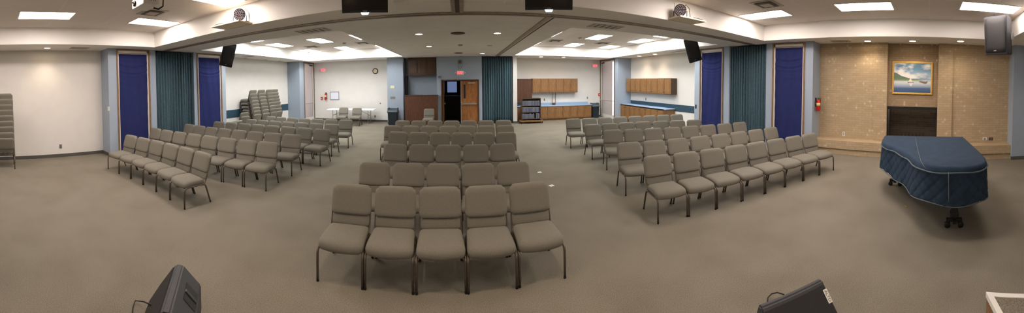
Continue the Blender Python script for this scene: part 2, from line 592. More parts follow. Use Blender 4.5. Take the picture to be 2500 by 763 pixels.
t = thing('fireplace_surround', 'black metal frame with mesh curtain rod around the brick fireplace opening', 'fireplace frame', (XB + .1, (hy0 + hy1) / 2, .42))
hw = (hy0 - hy1) / 2
bm = B(); box(bm, -.02, .03, -hw, hw, zf - .42 - .07, zf - .42 + .02, bev=.006); mesh_obj('lintel_bar', bm, mMetalD, t)
for s in (-1, 1):
    bm = B(); box(bm, -.01, .03, s * hw, s * (hw - .035), 0, zf - .49); mesh_obj('side_rail', bm, mMetalD, t)
t = thing('fire_grate', 'black iron log grate with upright bars inside the fireplace', 'fire grate', (XB + .42, .42, .42))
bm = B()
for k in range(7):
    y = -.33 + .11 * k
    tube(bm, [(.12, y, .10), (-.12, y, .10), (-.17, y, .16), (-.18, y, .24)], .013, 6)
mesh_obj('bars', bm, mMetalD, t)
bm = B()
for x in (-.1, .1):
    tube(bm, [(x, -.38, .09), (x, .38, .09)], .012, 6)
mesh_obj('crossbars', bm, mMetalD, t)
for x in (-.1, .1):
    for y in (-.3, .3):
        bm = B(); tube(bm, [(x, y, .09), (x, y, 0)], .012, 6); mesh_obj('foot', bm, mMetalD, t)

# painting: a plain generic lake scene
pc0, pc1 = at(2179, 149.5, x=XB + .10), at(2276, 231.5, x=XB + .10)
pw, ph = abs(pc0.y - pc1.y), pc0.z - pc1.z
t = thing('framed_painting', 'gilt framed painting of white clouds and small boats on a lake above fireplace', 'painting', (XB + .139, (pc0.y + pc1.y) / 2, (pc0.z + pc1.z) / 2))
bm = B()
for (a, e, c, d) in ((-pw / 2, pw / 2, ph / 2 - .045, ph / 2), (-pw / 2, pw / 2, -ph / 2, -ph / 2 + .045), (-pw / 2, -pw / 2 + .045, -ph / 2 + .045, ph / 2 - .045), (pw / 2 - .045, pw / 2, -ph / 2 + .045, ph / 2 - .045)):
    box(bm, -.05, 0, a, e, c, d, bev=.012)
mesh_obj('frame', bm, mGold, t)
iw, ih = pw / 2 - .058, ph / 2 - .058
bm = B(); box(bm, -.03, -.018, -iw - .016, iw + .016, -ih - .016, ih + .016); mesh_obj('mat_border', bm, mat('cream border', (228, 208, 160), .7), t)


def paintmat():
    m = mat('lake painting', (120, 150, 180), .55)
    nt = m.node_tree; L = nt.links.new; b = nt.nodes['Principled BSDF']
    tc = nt.nodes.new('ShaderNodeTexCoord')
    sx = nt.nodes.new('ShaderNodeSeparateXYZ'); L(tc.outputs['Object'], sx.inputs[0])
    r = nt.nodes.new('ShaderNodeValToRGB')
    mr = nt.nodes.new('ShaderNodeMapRange'); mr.inputs[1].default_value = -ih; mr.inputs[2].default_value = ih
    L(sx.outputs['Z'], mr.inputs[0]); L(mr.outputs[0], r.inputs[0])
    e = r.color_ramp.elements
    e[0].position = 0; e[0].color = (*lin((60, 84, 122)), 1)
    e[1].position = 1; e[1].color = (*lin((84, 116, 142)), 1)
    for p, c in ((.14, (72, 98, 140)), (.22, (150, 166, 190)), (.34, (206, 212, 214)), (.44, (170, 184, 196)), (.47, (120, 150, 176)), (.6, (150, 176, 196)), (.8, (100, 136, 164))):
        q = e.new(p); q.color = (*lin(c), 1)
    mp = nt.nodes.new('ShaderNodeMapping'); mp.inputs['Scale'].default_value = (1, 1.5, 3.6); mp.inputs['Location'].default_value = (0, .55, .2)
    n = nt.nodes.new('ShaderNodeTexNoise'); n.inputs['Scale'].default_value = 1.5; n.inputs['Detail'].default_value = 6
    L(tc.outputs['Object'], mp.inputs[0]); L(mp.outputs[0], n.inputs['Vector'])
    rr = nt.nodes.new('ShaderNodeValToRGB'); rr.color_ramp.elements[0].position = .43; rr.color_ramp.elements[1].position = .60
    L(n.outputs['Fac'], rr.inputs[0])
    up = nt.nodes.new('ShaderNodeMath'); up.operation = 'GREATER_THAN'; up.inputs[1].default_value = -.02
    L(sx.outputs['Z'], up.inputs[0])
    mu = nt.nodes.new('ShaderNodeMath'); mu.operation = 'MULTIPLY'; L(up.outputs[0], mu.inputs[0]); L(rr.outputs['Color'], mu.inputs[1])
    mx = nt.nodes.new('ShaderNodeMix'); mx.data_type = 'RGBA'
    L(mu.outputs[0], mx.inputs['Factor']); L(r.outputs['Color'], mx.inputs['A']); mx.inputs['B'].default_value = (*lin((226, 224, 220)), 1)
    L(mx.outputs['Result'], b.inputs['Base Color'])
    return m


bm = B(); box(bm, -.036, -.03, -iw, iw, -ih, ih); mesh_obj('canvas', bm, paintmat(), t)
bm = B()  # far hills, shore: +y is the left side of the picture
prism(bm, [(iw, -.03), (iw, .16), (iw - .1, .13), (iw - .22, .06), (iw - .36, .02), (iw - .5, -.02), (iw - .5, -.03)], -.039, -.036, lambda p, h: (h, p[0], p[1]))
mesh_obj('painted_hills', bm, mat('hill green', (96, 116, 104), .7), t)
bm = B()
prism(bm, [(iw, -.08), (iw, -.03), (-.1, -.035), (-.35, -.05), (-.1, -.07), (.2, -.075)], -.040, -.037, lambda p, h: (h, p[0], p[1]))
mesh_obj('painted_shore', bm, mat('shore green', (120, 138, 88), .7), t)
bm = B()
prism(bm, [(-.22, -.08), (-.40, -.10), (-.47, -.08), (-.44, -.15), (-.40, -.17), (-.27, -.135), (-.21, -.12)], -.040, -.037, lambda p, h: (h, p[0], p[1]))
mesh_obj('painted_boat', bm, mat('boat brown', (128, 108, 92), .7), t)
bm = B()
prism(bm, [(.12, -.12), (.05, 0.02), (.0, -.12)], -.041, -.0405, lambda p, h: (h, p[0], p[1]))
prism(bm, [(.10, -.14), (-.03, -.14), (.02, -.24), (.06, -.24)], -.041, -.0405, lambda p, h: (h, p[0], p[1]))
mesh_obj('painted_sail', bm, mat('sail white', (224, 220, 212), .7), t)
bm = B()
prism(bm, [(.15, -.12), (-.05, -.12), (-.03, -.15), (.12, -.15)], -.040, -.037, lambda p, h: (h, p[0], p[1]))
mesh_obj('painted_raft', bm, mat('raft brown', (120, 104, 92), .7), t)

# ------------------------------------------------------------------ covered windows
wi = 0


def window(side, X, y0, y1, label):
    global wi
    wi += 1
    s = 1 if side == 'right' else -1
    ya, yb = min(y0, y1), max(y0, y1)
    fr = B(); fw = .05
    for q in ((ya, ya + fw, 0, ZS - .01), (yb - fw, yb, 0, ZS - .01), (ya + fw, yb - fw, ZS - .06, ZS - .01)):
        box(fr, X - s * .03, X + s * .08, q[0], q[1], q[2], q[3], bev=.004)
    w = struct('window_%d' % wi, fr, mFrameWood)
    bm = B()
    for q in ((ya + fw, ya + fw + .035, 0, ZS - .06), (yb - fw - .035, yb - fw, 0, ZS - .06), (ya + fw, yb - fw, ZS - .13, ZS - .06)):
        box(bm, X + s * .005, X + s * .07, *q)
    o = mesh_obj('window_liner', bm, mLiner, w)
    bm = B(); box(bm, X + s * .075, X + s * .085, ya + fw, yb - fw, 0, ZS - .06); mesh_obj('window_pane', bm, mLiner, w)
    # cloth with sagging folds near the top
    bm = B()
    ny, nz = 40, 120
    a, e = ya + fw + .03, yb - fw - .03
    g = []
    ph = random.random() * 6
    for i in range(nz + 1):
        row = []
        z = .02 + (ZS - .17 - .02) * i / nz
        top = ZS - .15 - z
        for j in range(ny + 1):
            tt = j / ny
            y = a + (e - a) * tt
            sag = .10 * 4 * tt * (1 - tt)
            d = 0
            for f0, am in ((.30, .012), (.52, .014), (.66, .006), (.90, .004)):
                q = top - f0 - sag * (1 if f0 < .6 else .6)
                d += am * math.exp(-(q / .035) ** 2) - am * .6 * math.exp(-((q - .06) / .04) ** 2)
            d += .006 * math.sin(9 * tt + ph + z * 1.3) + .004 * math.sin(21 * tt + 2.2 * z)
            edge = .012 * math.sin(z * 7 + ph) * (1 if j in (0, ny) else 0)
            row.append(bm.verts.new((X + s * (.035 - d), y + (edge if j == 0 else -abs(edge) if j == ny else 0), z)))
        g.append(row)
    for i in range(nz):
        for j in range(ny):
            bm.faces.new((g[i][j], g[i][j + 1], g[i + 1][j + 1], g[i + 1][j]))
    c = mesh_obj('window_cloth', bm, mCloth, smooth=True)
    so = c.modifiers.new('thick', 'SOLIDIFY'); so.thickness = .004
    tag(c, label, 'window cover')


window('left', PL, YL['w1'], YL['w1e'], 'royal blue cloth covering the tall window left of the left teal curtain')
window('left', PL, YL['w2'], YL['w2e'], 'royal blue cloth covering the tall window behind the left hanging speaker')
window('right', PR, YR['w2e'], YR['w2'], 'royal blue cloth covering the tall window beside the right hanging speaker')
window('right', PR, YR['w1'], YR['w1e'], 'royal blue cloth covering the tall window nearest the brick fireplace wall')


def curtain(p0, p1, z0, z1, label, folds=13, amp=.045):
    """pleated drape along p0-p1"""
    p0, p1 = Vector(p0), Vector(p1)
    d = p1 - p0
    nrm = Vector((-d.y, d.x)).normalized()
    bm = B(); nx, nz = folds * 12, 10
    g = []
    rnd = [random.uniform(.6, 1.3) for _ in range(folds + 1)]
    for i in range(nz + 1):
        row = []
        t = i / nz
        for j in range(nx + 1):
            s = j / nx
            k = s * folds
            a = amp * rnd[int(min(k, folds - 1))] * (.8 + .35 * (1 - t))
            off = a * math.sin(2 * PI * k) + .012 * math.sin(5.3 * k + 2 * t)
            q = p0 + d * (s + .006 * math.sin(2 * PI * k * 2 + t * 3)) + nrm * off
            row.append(bm.verts.new((q.x, q.y, z0 + (z1 - z0) * t)))
        g.append(row)
    for i in range(nz):
        for j in range(nx):
            bm.faces.new((g[i][j], g[i][j + 1], g[i + 1][j + 1], g[i + 1][j]))
    c = mesh_obj('curtain', bm, mCurt, smooth=True)
    so = c.modifiers.new('thick', 'SOLIDIFY'); so.thickness = .004
    return tag(c, label, 'curtain')


mCurt = mat('teal drape', (78, 102, 113), .9, var=.14, scale=20, spec=.15, bump=.2, bscale=120)
curtain((PL - .07, YL['c'] + .03), (PL - .07, YL['ce'] - .03), .02, ZS - .04, 'dark teal pleated floor-length curtain between the two left blue windows', 14)
curtain((PR + .07, YR['c'] + .03), (PR + .07, YR['ce'] - .03), .02, ZS - .04, 'dark teal pleated floor-length curtain between the two right blue windows', 14)
curtain((cx0 + .03, FC + .08), (cx1 - .03, FC + .08), .03, ZS - .03, 'blue-teal pleated curtain beside the wooden exit doors on the back wall', 13)

# glass doors in the far corners
for k, (X, s, ya, yb, lx) in enumerate(((XDL, -1, 14.3, FL, 1), (XDR, 1, 14.12, FR, 2))):
    bm = B()
    for q in ((ya, ya + .07, 0, ZS), (yb - .07, yb, 0, ZS), (ya + .07, yb - .07, ZS - .1, ZS)):
        box(bm, X - s * .03, X + s * .1, *q)
    d = struct('door_%d' % (k + 1), bm, mat('anodised door frame', (132, 116, 104), .5, metal=.4))
    bm = B()
    for q in ((ya + .07, ya + .14, 0.02, ZS - .1), (yb - .14, yb - .07, .02, ZS - .1), (ya + .14, yb - .14, ZS - .18, ZS - .1), (ya + .14, yb - .14, .02, .2)):
        box(bm, X + s * .0, X + s * .05, *q)
    mesh_obj('door_leaf', bm, mPlastW, d)
    bm = B(); box(bm, X + s * .02, X + s * .03, ya + .14, yb - .14, .2, ZS - .18); mesh_obj('door_glass', bm, mGlass, d)
    bm = B(); tube(bm, [(X, ya + .12, 1.02), (X - s * .07, ya + .12, 1.02), (X - s * .07, yb - .12, 1.02), (X, yb - .12, 1.02)], .015, 8)
    mesh_obj('push_bar', bm, mSteel, d)
    bm = B(); box(bm, X, X - s * .07, yb - .55, yb - .25, ZS - .22, ZS - .16, bev=.01)
    tube(bm, [(X - s * .05, yb - .5, ZS - .17), (X - s * .16, yb - .75, ZS - .12), (X, ya + .5, ZS - .1)], .01, 6)
    mesh_obj('door_closer', bm, mMetalD, d)
    wall('wall_outside' + ('' if not k else '.001'), X + s * 1.6, X + s * 1.8, 9, 24, -.1, 6, mPink)
    bm = B(); box(bm, X + s * .35, X + s * 1.6, 9, 24, -.1, -.02); struct('ground' + ('' if not k else '.001'), bm, mPink)

# wooden double door of the back wall
bm = B()
for q in ((dx0, dx0 + .06, 0, dzt), (dx1 - .06, dx1, 0, dzt), (dx0 + .06, dx1 - .06, dzt - .06, dzt)):
    box(bm, q[0], q[1], FC - .03, FC + .2, q[2], q[3], bev=.005)
d = struct('door_3', bm, mOakDark)
dm = at(1125.5, 250, y=FC).x
ztop = dzt - .065
bm = B(); box(bm, dm, dx1 - .06, FC + .02, FC + .065, .01, ztop, bev=.003); lf = mesh_obj('door_leaf', bm, mDoorWood, d)
px0, px1 = at(1132, 240, y=FC).x, at(1136.5, 240, y=FC).x
bm = B(); box(bm, px0, px1, FC + .012, FC + .07, at(1134, 240, y=FC).z, at(1134, 206, y=FC).z); mesh_obj('vision_panel', bm, mBlack, lf)
bm = B()
pz_ = at(1148, 253, y=FC).z
box(bm, dm + .04, dx1 - .12, FC - .06, FC - .02, pz_ - .035, pz_ + .035, bev=.008)
box(bm, dm + .02, dm + .1, FC - .06, FC + .02, pz_ - .07, pz_ + .07, bev=.008)
box(bm, dx1 - .16, dx1 - .12, FC - .05, FC + .02, pz_ - .03, pz_ + .03)
mesh_obj('push_bar', bm, mSteel, lf)
bm = B(); box(bm, dx1 - .55, dx1 - .2, FC - .04, FC + .02, ztop - .13, ztop - .09, bev=.006); mesh_obj('door_closer', bm, mVent, lf)
bm = B(); box(bm, dm - .012, dm + .018, FC + .0, FC + .04, .02, ztop); mesh_obj('meeting_strip', bm, mSteel, d)
# open leaf swung into the hall
bm = B(); box(bm, dx0 + .07, dx0 + .115, FC + .2, FC + 1.05, .01, ztop, bev=.003); lf2 = mesh_obj('door_leaf', bm, mDoorWood, d)
bm = B(); box(bm, dx0 + .115, dx0 + .17, FC + .3, FC + .98, pz_ - .03, pz_ + .03, bev=.006); lathe(bm, [(.03, dx0 + .1), (.03, dx0 + .19)], 12, (0, FC + .28, pz_), 'x'); mesh_obj('push_bar', bm, mSteel, lf2)
# hall furnishings
t = thing('hall_counter', 'black counter with pale top edge in the dark hall beyond door', 'counter', (dx0 + 1.1, 17.2, .003))
bm = B(); box(bm, -1.4, 1.0, 0, .6, 0, 1.27, bev=.01); mesh_obj('body', bm, mBlack, t)
bm = B(); box(bm, -1.42, 1.02, -.04, .64, 1.27, 1.32, bev=.01); mesh_obj('worktop', bm, mGreyP, t)
mHallWin = mat('dim daylit pane', (80, 92, 124), .4, emit=(96, 112, 150), strength=.30)
bm = B(); a, c = at(1092, 199, y=18.95), at(1115.5, 225, y=18.95)
box(bm, a.x, c.x, 18.95, 19.0, c.z, a.z); w = struct('window_5', bm, mHallWin)
bm = B()
for q in ((a.x - .05, a.x, c.z - .05, a.z + .05), (c.x, c.x + .05, c.z - .05, a.z + .05), (a.x, c.x, a.z, a.z + .05), (a.x, c.x, c.z - .05, c.z)):
    box(bm, q[0], q[1], 18.92, 19.0, q[2], q[3])
mesh_obj('window_frame', bm, mMetalD, w)
bm = B(); box(bm, c.x + .1, c.x + .5, 18.9, 19.0, 0, 2.9); struct('trim_7', bm, mOakDark)


# ------------------------------------------------------------------ lamps: troffers and cans
def make_troffer():
    t = thing('troffer_light', 'x', 'ceiling light', (0, 0, ZC))
    bm = B()
    for q in ((-.33, -.30, -.645, .645), (.30, .33, -.645, .645), (-.30, .30, -.645, -.615), (-.30, .30, .615, .645)):
        box(bm, q[0], q[1], q[2], q[3], -.012, 0)
    mesh_obj('frame', bm, mPlastW, t)
    bm = B(); box(bm, -.30, .30, -.615, .615, -.006, -.001); mesh_obj('diffuser', bm, mLampOn, t)
    return t


tro = make_troffer()
TR = [
    (-6.7, 1.17, 'bright fluorescent panel at the far left of the ceiling, above the bare wall', 0),
    (-6.75, 4.02, 'bright fluorescent panel beside the hanging white projector, nearest the left ceiling corner', 0),
    (-4.32, 3.92, 'bright fluorescent panel at the top edge above the left stage light shelf', 0),
    (-4.32, 1.17, 'added unseen front room fluorescent panel above and behind the left floor monitor', 1),
    (4.2, 3.5, 'added unseen front room fluorescent panel above the right stage light shelf', 1),
    (4.2, .9, 'added unseen front room fluorescent panel over the open floor before the piano', 1),
    (6.5, 3.99, 'bright fluorescent panel nearest the right ceiling corner, beside a square vent', 0),
    (6.45, 1.42, 'bright fluorescent panel left of centre above the brick fireplace wall', 0),
    (6.3, -1.3, 'bright fluorescent panel above the right corner speaker and fireplace wall', 0),
    (-6.7, -1.4, 'added unseen front room fluorescent panel over the left wall chair stack side', 1),
    (-7.37, 8.42, 'sliver of lit panel in left rear ceiling, nearest the left hanging speaker', 0),
    (-7.42, 10.6, 'lit panel in left rear ceiling above the big chair stack', 0),
    (-5.43, 10.55, 'largest lit panel in left rear ceiling, just beyond the soffit grille', 0),
    (-3.62, 10.45, 'thin lit panel edge beside the central soffit, left rear room', 0),
    (-7.5, 13.38, 'lit panel in left rear ceiling nearest the corner glass door', 0),
    (-5.57, 13.42, 'lit panel in left rear ceiling below the smoke detector, near the clock wall', 0),
    (-3.6, 13.6, 'tiny lit panel edge deepest beside the central soffit, left rear room', 0),
    (3.15, 10.42, 'lit strip of panel beside the central soffit, nearer one of right rear room', 0),
    (3.15, 13.2, 'lit strip of panel beside the central soffit, farther one of right rear room', 0),
    (5.2, 13.15, 'lit panel in right rear ceiling above the back wall cabinets', 0),
    (5.18, 10.45, 'largest lit panel in right rear ceiling, nearest the square vent', 0),
    (7.2, 10.45, 'wide lit panel in right rear ceiling over the side wall cabinets', 0),
    (7.1, 13.15, 'lit panel in right rear ceiling nearest the right corner glass door', 0),
    (7.1, 8.45, 'small lit panel edge just beyond the beam, above the right side cabinets', 0),
    (-5.43, 7.75, 'added rear ceiling fluorescent panel hidden just beyond the beam, left room', 1),  # out of sight behind the beam, added to light the rear rooms
    (5.2, 7.75, 'added rear ceiling fluorescent panel hidden just beyond the beam, right room', 1),
]
tro2 = make_troffer()
for ch in tro2.children:
    if ch.name.startswith('diffuser'):
        ch.data.materials[0] = mLampRear
seen = set()
for k, (x, y, lab, hid) in enumerate(TR):
    root = tro if y < 6 else tro2
    if root not in seen:
        seen.add(root)
        root.location = (x, y, ZC); root['label'] = lab; root['group'] = 'fluorescent ceiling panels'
    else:
        dup(root, (x, y, ZC), 0, lab, 'fluorescent ceiling panels')


def make_can(m, name):
    t = thing(name, 'x', 'recessed light', (0, 0, ZS))
    bm = B(); lathe(bm, [(.105, -.010), (.115, -.006), (.115, 0), (.092, 0), (.092, -.010)], 24, cap=False)
    mesh_obj('trim_ring', bm, mPlastW, t, True)
    bm = B(); lathe(bm, [(.001, -.004), (.093, -.004), (.093, 0), (.001, 0)], 24); mesh_obj('bulb', bm, m, t)
    return t


canon = make_can(mCanOn, 'recessed_downlight')
canoff = make_can(mCanOff, 'recessed_downlight')
ON = [((1023, 83), 'lit recessed downlight in centre ceiling, nearer left one'), ((1047.3, 113), 'lit recessed downlight in centre ceiling above the wooden nook panel'),
      ((1214.3, 80.6), 'lit recessed downlight in centre ceiling, between round vent and diagonal track'), ((1177.6, 130.3), 'lit recessed downlight just in front of the teal curtain by the doors'),
      (None, 'added unseen lit recessed downlight in the centre soffit towards the stage, front left', (-1.12, 2.5)), (None, 'added unseen lit recessed downlight in the centre soffit towards the stage, front right', (.95, 2.5)),  # unseen cans, added to brighten and warm the centre chairs
      (None, 'added unseen lit recessed downlight in the centre soffit over the stage edge, left', (-1.12, -.4)), (None, 'added unseen lit recessed downlight in the centre soffit over the stage edge, right', (.95, -.4)),  # also out of view, added as extra light from the stage side
      ((115.4, 116.8), 'lit recessed downlight in the soffit above the bare left wall'),
      ((2118.4, 99.7), 'lit recessed downlight above the brick wall, left of the painting'), ((2227.9, 99.7), 'lit recessed downlight directly above the lake painting'),
      ((2345.2, 100.2), 'lit recessed downlight above the brick wall, beside the corner speaker'),
      ((1560.6, 136.7), 'lit recessed downlight over the far end of side wall cabinets'), ((1599, 132), 'lit recessed downlight over the middle of side wall cabinets'),
      ((1321, 138.4), 'lit recessed downlight over back wall cabinets, leftmost of two'), ((1376, 139.3), 'lit recessed downlight over back wall cabinets, rightmost of two')]
OFF = [((1643, 126.8), 'unlit recessed can over near end of the side wall cabinets'), ((1433.5, 140.9), 'unlit recessed can near the right corner exit sign'),
       ((599, 141), 'unlit recessed can above the left rear wall, nearest the beam'), ((648, 145), 'unlit recessed can above the big chair stack'),
       ((683, 148), 'unlit recessed can above the left rear wall, farthest from the beam'), ((1195.6, 110.9), 'unlit recessed can near the diagonal track in the centre ceiling')]
for root, lst in ((canon, ON), (canoff, OFF)):
    for k, it in enumerate(lst):
        p, lab = it[:2]
        q = at(*p, z=ZS) if p else Vector((*it[2], ZS))
        q.x = max(-9.05, min(8.6, q.x)); q.y = min(q.y, 15.3)
        if k == 0:
            root.location = q; root['label'] = lab; root['group'] = 'recessed ceiling cans'
        else:
            dup(root, q, 0, lab, 'recessed ceiling cans')

# spot light of each lit can, including the added unseen ones
for k, it in enumerate(ON):
    p, lab = it[:2]
    q = at(*p, z=ZS) if p else Vector((*it[2], ZS))
    q.x = max(-9.05, min(8.6, q.x)); q.y = min(q.y, 15.3)
    la = bpy.data.lights.new('can_beam', 'SPOT'); la.energy = 14 if p else 22; la.color = (1, .80, .58); la.spot_size = 2.0; la.spot_blend = .8; la.shadow_soft_size = .06
    lo = bpy.data.objects.new('can_beam', la); COL.objects.link(lo); lo.location = (q.x, q.y, ZS - .02)

# ------------------------------------------------------------------ chairs
def make_chair():
    t = thing('stacking_chair', 'x', 'chair')

    def seatf(p):
        x, y, z = p
        f = (-y + .24) / .48            # 1 at the front
        wx = x * (.94 + .07 * f)
        crown = .018 * (1 - (x / .27) ** 2) * (1 - (y / .26) ** 2)
        zz = z + (crown if z > 0 else 0)
        zz -= .030 * max(0, f - .55) ** 2 * 5 * (1 if z > 0 else .9)
        yy = y - .050 * (1 - (x / .26) ** 2) * max(0, f)
        return (wx, yy - .035, zz + .393 + .008 * f)
    bm = B(); cushion(bm, .51, .43, .108, .05, seatf, 12, 6)
    mesh_obj('seat', bm, mFabric, t, True)

    def backf(p):
        x, y, z = p                      # z along the height, y thickness
        cv = .018 * (1 - (x / .25) ** 2)
        lean = .235 + (z + .165) * .30
        # rounded upper corners
        return (x * (1 - .035 * max(0, z / .165) ** 2), y + lean - .01 + cv * (1 if y > 0 else -.2) + .012, z + .694)
    bm = B(); cushion(bm, .498, .074, .325, .036, None, 12, 10)
    for v in bm.verts:
        x, y, z = v.co
        # round the top corners in the plane of the back
        r = .062 if z > 0 else .035
        hxx = .249
        sz = 1 if z > 0 else -1
        if abs(z) > .1625 - r and abs(x) > hxx - r:
            ex, ez = abs(x) - (hxx - r), abs(z) - (.1625 - r)
            l = math.hypot(ex, ez); mxx = max(ex, ez)
            if l > 1e-6:
                k = mxx / l
                x = math.copysign((hxx - r) + ex * k, x); z = sz * ((.1625 - r) + ez * k)
        v.co = backf((x, y, z))
    bk = mesh_obj('backrest', bm, mFabric, t, True)

    def lowf(p):
        x, y, z = p
        return (x, y + .205 + (z + .055) * .30, z + .478)
    bm = B(); cushion(bm, .462, .024, .135, .011, lowf, 6, 4)
    mesh_obj('lower_back_panel', bm, mFabric, t, True)
    for s in (-1, 1):
        X = s * .2475
        bm = B()
        tube(bm, [(X, -.27, .014), (X, -.268, .18), (X, -.262, .30), (X, -.25, .328), (X, -.215, .348), (X, -.16, .352)], .0145, 8)
        lg = mesh_obj('leg', bm, mBronze, t, True)
        bm = B(); lathe(bm, [(.015, 0), (.015, .028), (.0126, .03)], 10, (X, -.27, 0)); mesh_obj('glide', bm, mGlide, lg)
        bm = B()
        tube(bm, [(X, .28, .014), (X, .225, .20), (X, .185, .32), (X, .16, .346), (X, .10, .352)], .0145, 8)
        lg = mesh_obj('leg', bm, mBronze, t, True)
        bm = B(); lathe(bm, [(.015, 0), (.015, .028), (.0126, .03)], 10, (X, .283, 0)); mesh_obj('glide', bm, mGlide, lg)
    bm = B()
    for s in (-1, 1):
        X = s * .2475
        tube(bm, [(X, -.16, .352), (X, .14, .352)], .0125, 8)
    tube(bm, [(-.2475, -.15, .345), (.2475, -.15, .345)], .010, 6)
    tube(bm, [(-.2475, .14, .350), (.2475, .14, .350)], .010, 6)
    box(bm, -.22, .22, -.17, .15, .335, .350)
    mesh_obj('seat_frame', bm, mBronze, t, True)
    for s in (-1, 1):
        X = s * .236
        bm = B(); tube(bm, [(X, .13, .350), (X, .175, .362), (X, .20, .42), (X, .232, .50), (X, .30, .74)], .0115, 8)
        mesh_obj('back_upright', bm, mBronze, t, True)
    for s in (-.06, .06):
        bm = B(); tube(bm, [(s, .155, .345), (s, .200, .375), (s, .232, .47)], .008, 6)
        mesh_obj('back_strap', bm, mBronze, t, True)
    return t


CHAIR0 = make_chair()
first_used = [False]


def place_chair(x, y, z, rz, label, group, sx=1.0):
    if not first_used[0]:
        first_used[0] = True
        CHAIR0.location = (x, y, z); CHAIR0.rotation_euler = (0, 0, rz); CHAIR0['label'] = label; CHAIR0['group'] = group
        CHAIR0.scale = (sx, 1, 1)
        return CHAIR0
    return dup(CHAIR0, (x, y, z), rz, label, group, (sx, 1, 1))


ROWS = {
'M': [
 [(859.6,451),(965,456),(1075,457),(1185,455),(1290.8,446)],
 [(914.9,396.5),(996.9,398.5),(1081,399),(1167,399),(1252.6,395.5)],
 [(965.6,351.2),(1029.2,352.5),(1095,353.3),(1161,353),(1226.8,350.4)],
 [(971.6,321),(1021.9,322.4),(1073.5,323.4),(1127.2,323.4),(1181.7,323.2),(1235.2,322.6)],
 [(958.5,306.6),(1002.5,306.6),(1047.6,307),(1094,307),(1140.6,306.8),(1186.7,306.2),(1233.1,305.6)],
 [(982.6,294),(1022.2,294),(1062.5,294),(1103.1,294),(1144.5,294),(1186,293.5),(1228.9,292.5)]],
'R': [
 [(1605.4,378.3),(1674,371.8),(1736,363),(1796,354.3),(1847.3,346.2),(1894.2,338.8),(1937.9,332.2),(1975.6,325.6)],
 [(1536.7,347),(1596.7,342.2),(1653,337.6),(1708.2,331.5),(1760.2,327.5),(1803.2,320.7),(1845.7,315.6),(1881.5,310.7)],
 [(1495.6,316.7),(1547,314.2),(1595.8,312.4),(1640.5,310.7),(1684,307.2),(1729,303.9),(1769.7,301),(1805,297.7)],
 [(1446.6,303),(1489.2,300.4),(1529.8,298),(1569,296.2),(1615.6,294.8),(1655,293.6),(1694,291.7)],
 [(1399.9,289),(1438.6,287.7),(1477,286),(1514.6,284.4),(1551,282.8),(1586.8,281.4),(1619.5,280.1),(1651.8,278.7)]],
'L': [
 [(319.9,329.5),(349.5,336.5),(382.9,342.6),(418,350.8),(454.5,360.3),(493.7,371.2)],
 [(381.2,312.6),(406.8,317),(438.1,321.8),(473.9,326.2),(512.4,331),(556,336.8),(603.8,341),(652.7,346)],
 [(463,302.4),(486.9,306.5),(514.8,310.6),(548.1,313.4),(583.9,316.7),(624,320.6),(666.8,323.9),(712,327.9)],
 [(535.7,296.3),(563.5,298.5),(596,300.8),(630,303.2),(664.7,306),(704.5,309),(743.7,311.6),(785.3,314.3)],
 [(614,290.5),(640.6,292.6),(670.7,294.7),(703.3,296.7),(736.5,298.6),(771.7,300.6),(809.4,302.3)],
 [(661.7,283.4),(685.8,285.2),(713.9,286.8),(743.1,288.3),(775.7,290),(807.9,291),(844,291.7)]],
}
ORD = ['', 'first', 'second', 'third', 'fourth', 'fifth', 'sixth', 'seventh', 'eighth']
ROWN = ['front', 'second', 'third', 'fourth', 'fifth', 'sixth']
for blk, rows in ROWS.items():
    for ri, row in enumerate(rows):
        P = [at(u, v, z=.86).xy for u, v in row]
        n = len(P)
        # smooth each row with a parabola through its chairs, keep part of the measured scatter
        ts = [i - (n - 1) / 2 for i in range(n)]
        S0, S2, S4 = n, sum(a * a for a in ts), sum(a ** 4 for a in ts)
        fit = []
        for ax in (0, 1):
            v0 = sum(p[ax] for p in P); v1 = sum(p[ax] * a for p, a in zip(P, ts)); v2 = sum(p[ax] * a * a for p, a in zip(P, ts))
            det = S0 * S4 - S2 * S2
            fit.append(((v0 * S4 - v2 * S2) / det, v1 / S2, (S0 * v2 - S2 * v0) / det))
        Q = [Vector([f[0] + f[1] * a + f[2] * a * a for f in fit]) * .7 + P[i] * .3 for i, a in enumerate(ts)]
        for i in range(n):
            q = Q[i]
            tg = Vector([f[1] + 2 * f[2] * ts[i] for f in fit])
            sp_ = tg.length; tg.normalize()
            nn = Vector((-tg.y, tg.x))
            o = q - nn * .31
            rz = math.atan2(tg.y, tg.x) + random.uniform(-.012, .012)
            gap = min([(Q[j] - q).length for j in (i - 1, i + 1) if 0 <= j < n])
            sx = min(1.05, max(.94, gap / .538))
            last = i == n - 1
            # counted from the aisle
            side = {'M': 'centre', 'R': 'right', 'L': 'left'}[blk]
            if blk == 'L':
                k = n - i; pos = 'on the aisle' if k == 1 else 'against the window side' if i == 0 else ORD[k] + ' from the aisle'
            elif blk == 'R':
                k = i + 1; pos = 'on the aisle' if k == 1 else 'against the window side' if last else ORD[k] + ' from the aisle'
            else:
                pos = 'at its left end' if i == 0 else 'at its right end' if last else ORD[i + 1] + ' from its left end'
            lab = 'taupe padded chair in the %s row of the %s block, %s' % (ROWN[ri], side, pos)
            place_chair(o.x, o.y, 0, rz, lab, '%s row of chairs, %s block' % (ROWN[ri], side), sx)

# three loose chairs by the far wall
for (u, v, rz, lab) in ((840.9, 261.9, .12, 'loose taupe chair in front of the white folding table, left of two'),
                        (873.4, 262.8, .12, 'loose taupe chair in front of the white folding table, right of two'),
                        (1047.6, 265, 0, 'single taupe chair standing against the dark wooden nook panel')):
    q = at(u, v, z=.86)
    place_chair(q.x, q.y - .31, 0, rz, lab, 'loose chairs by the back wall')

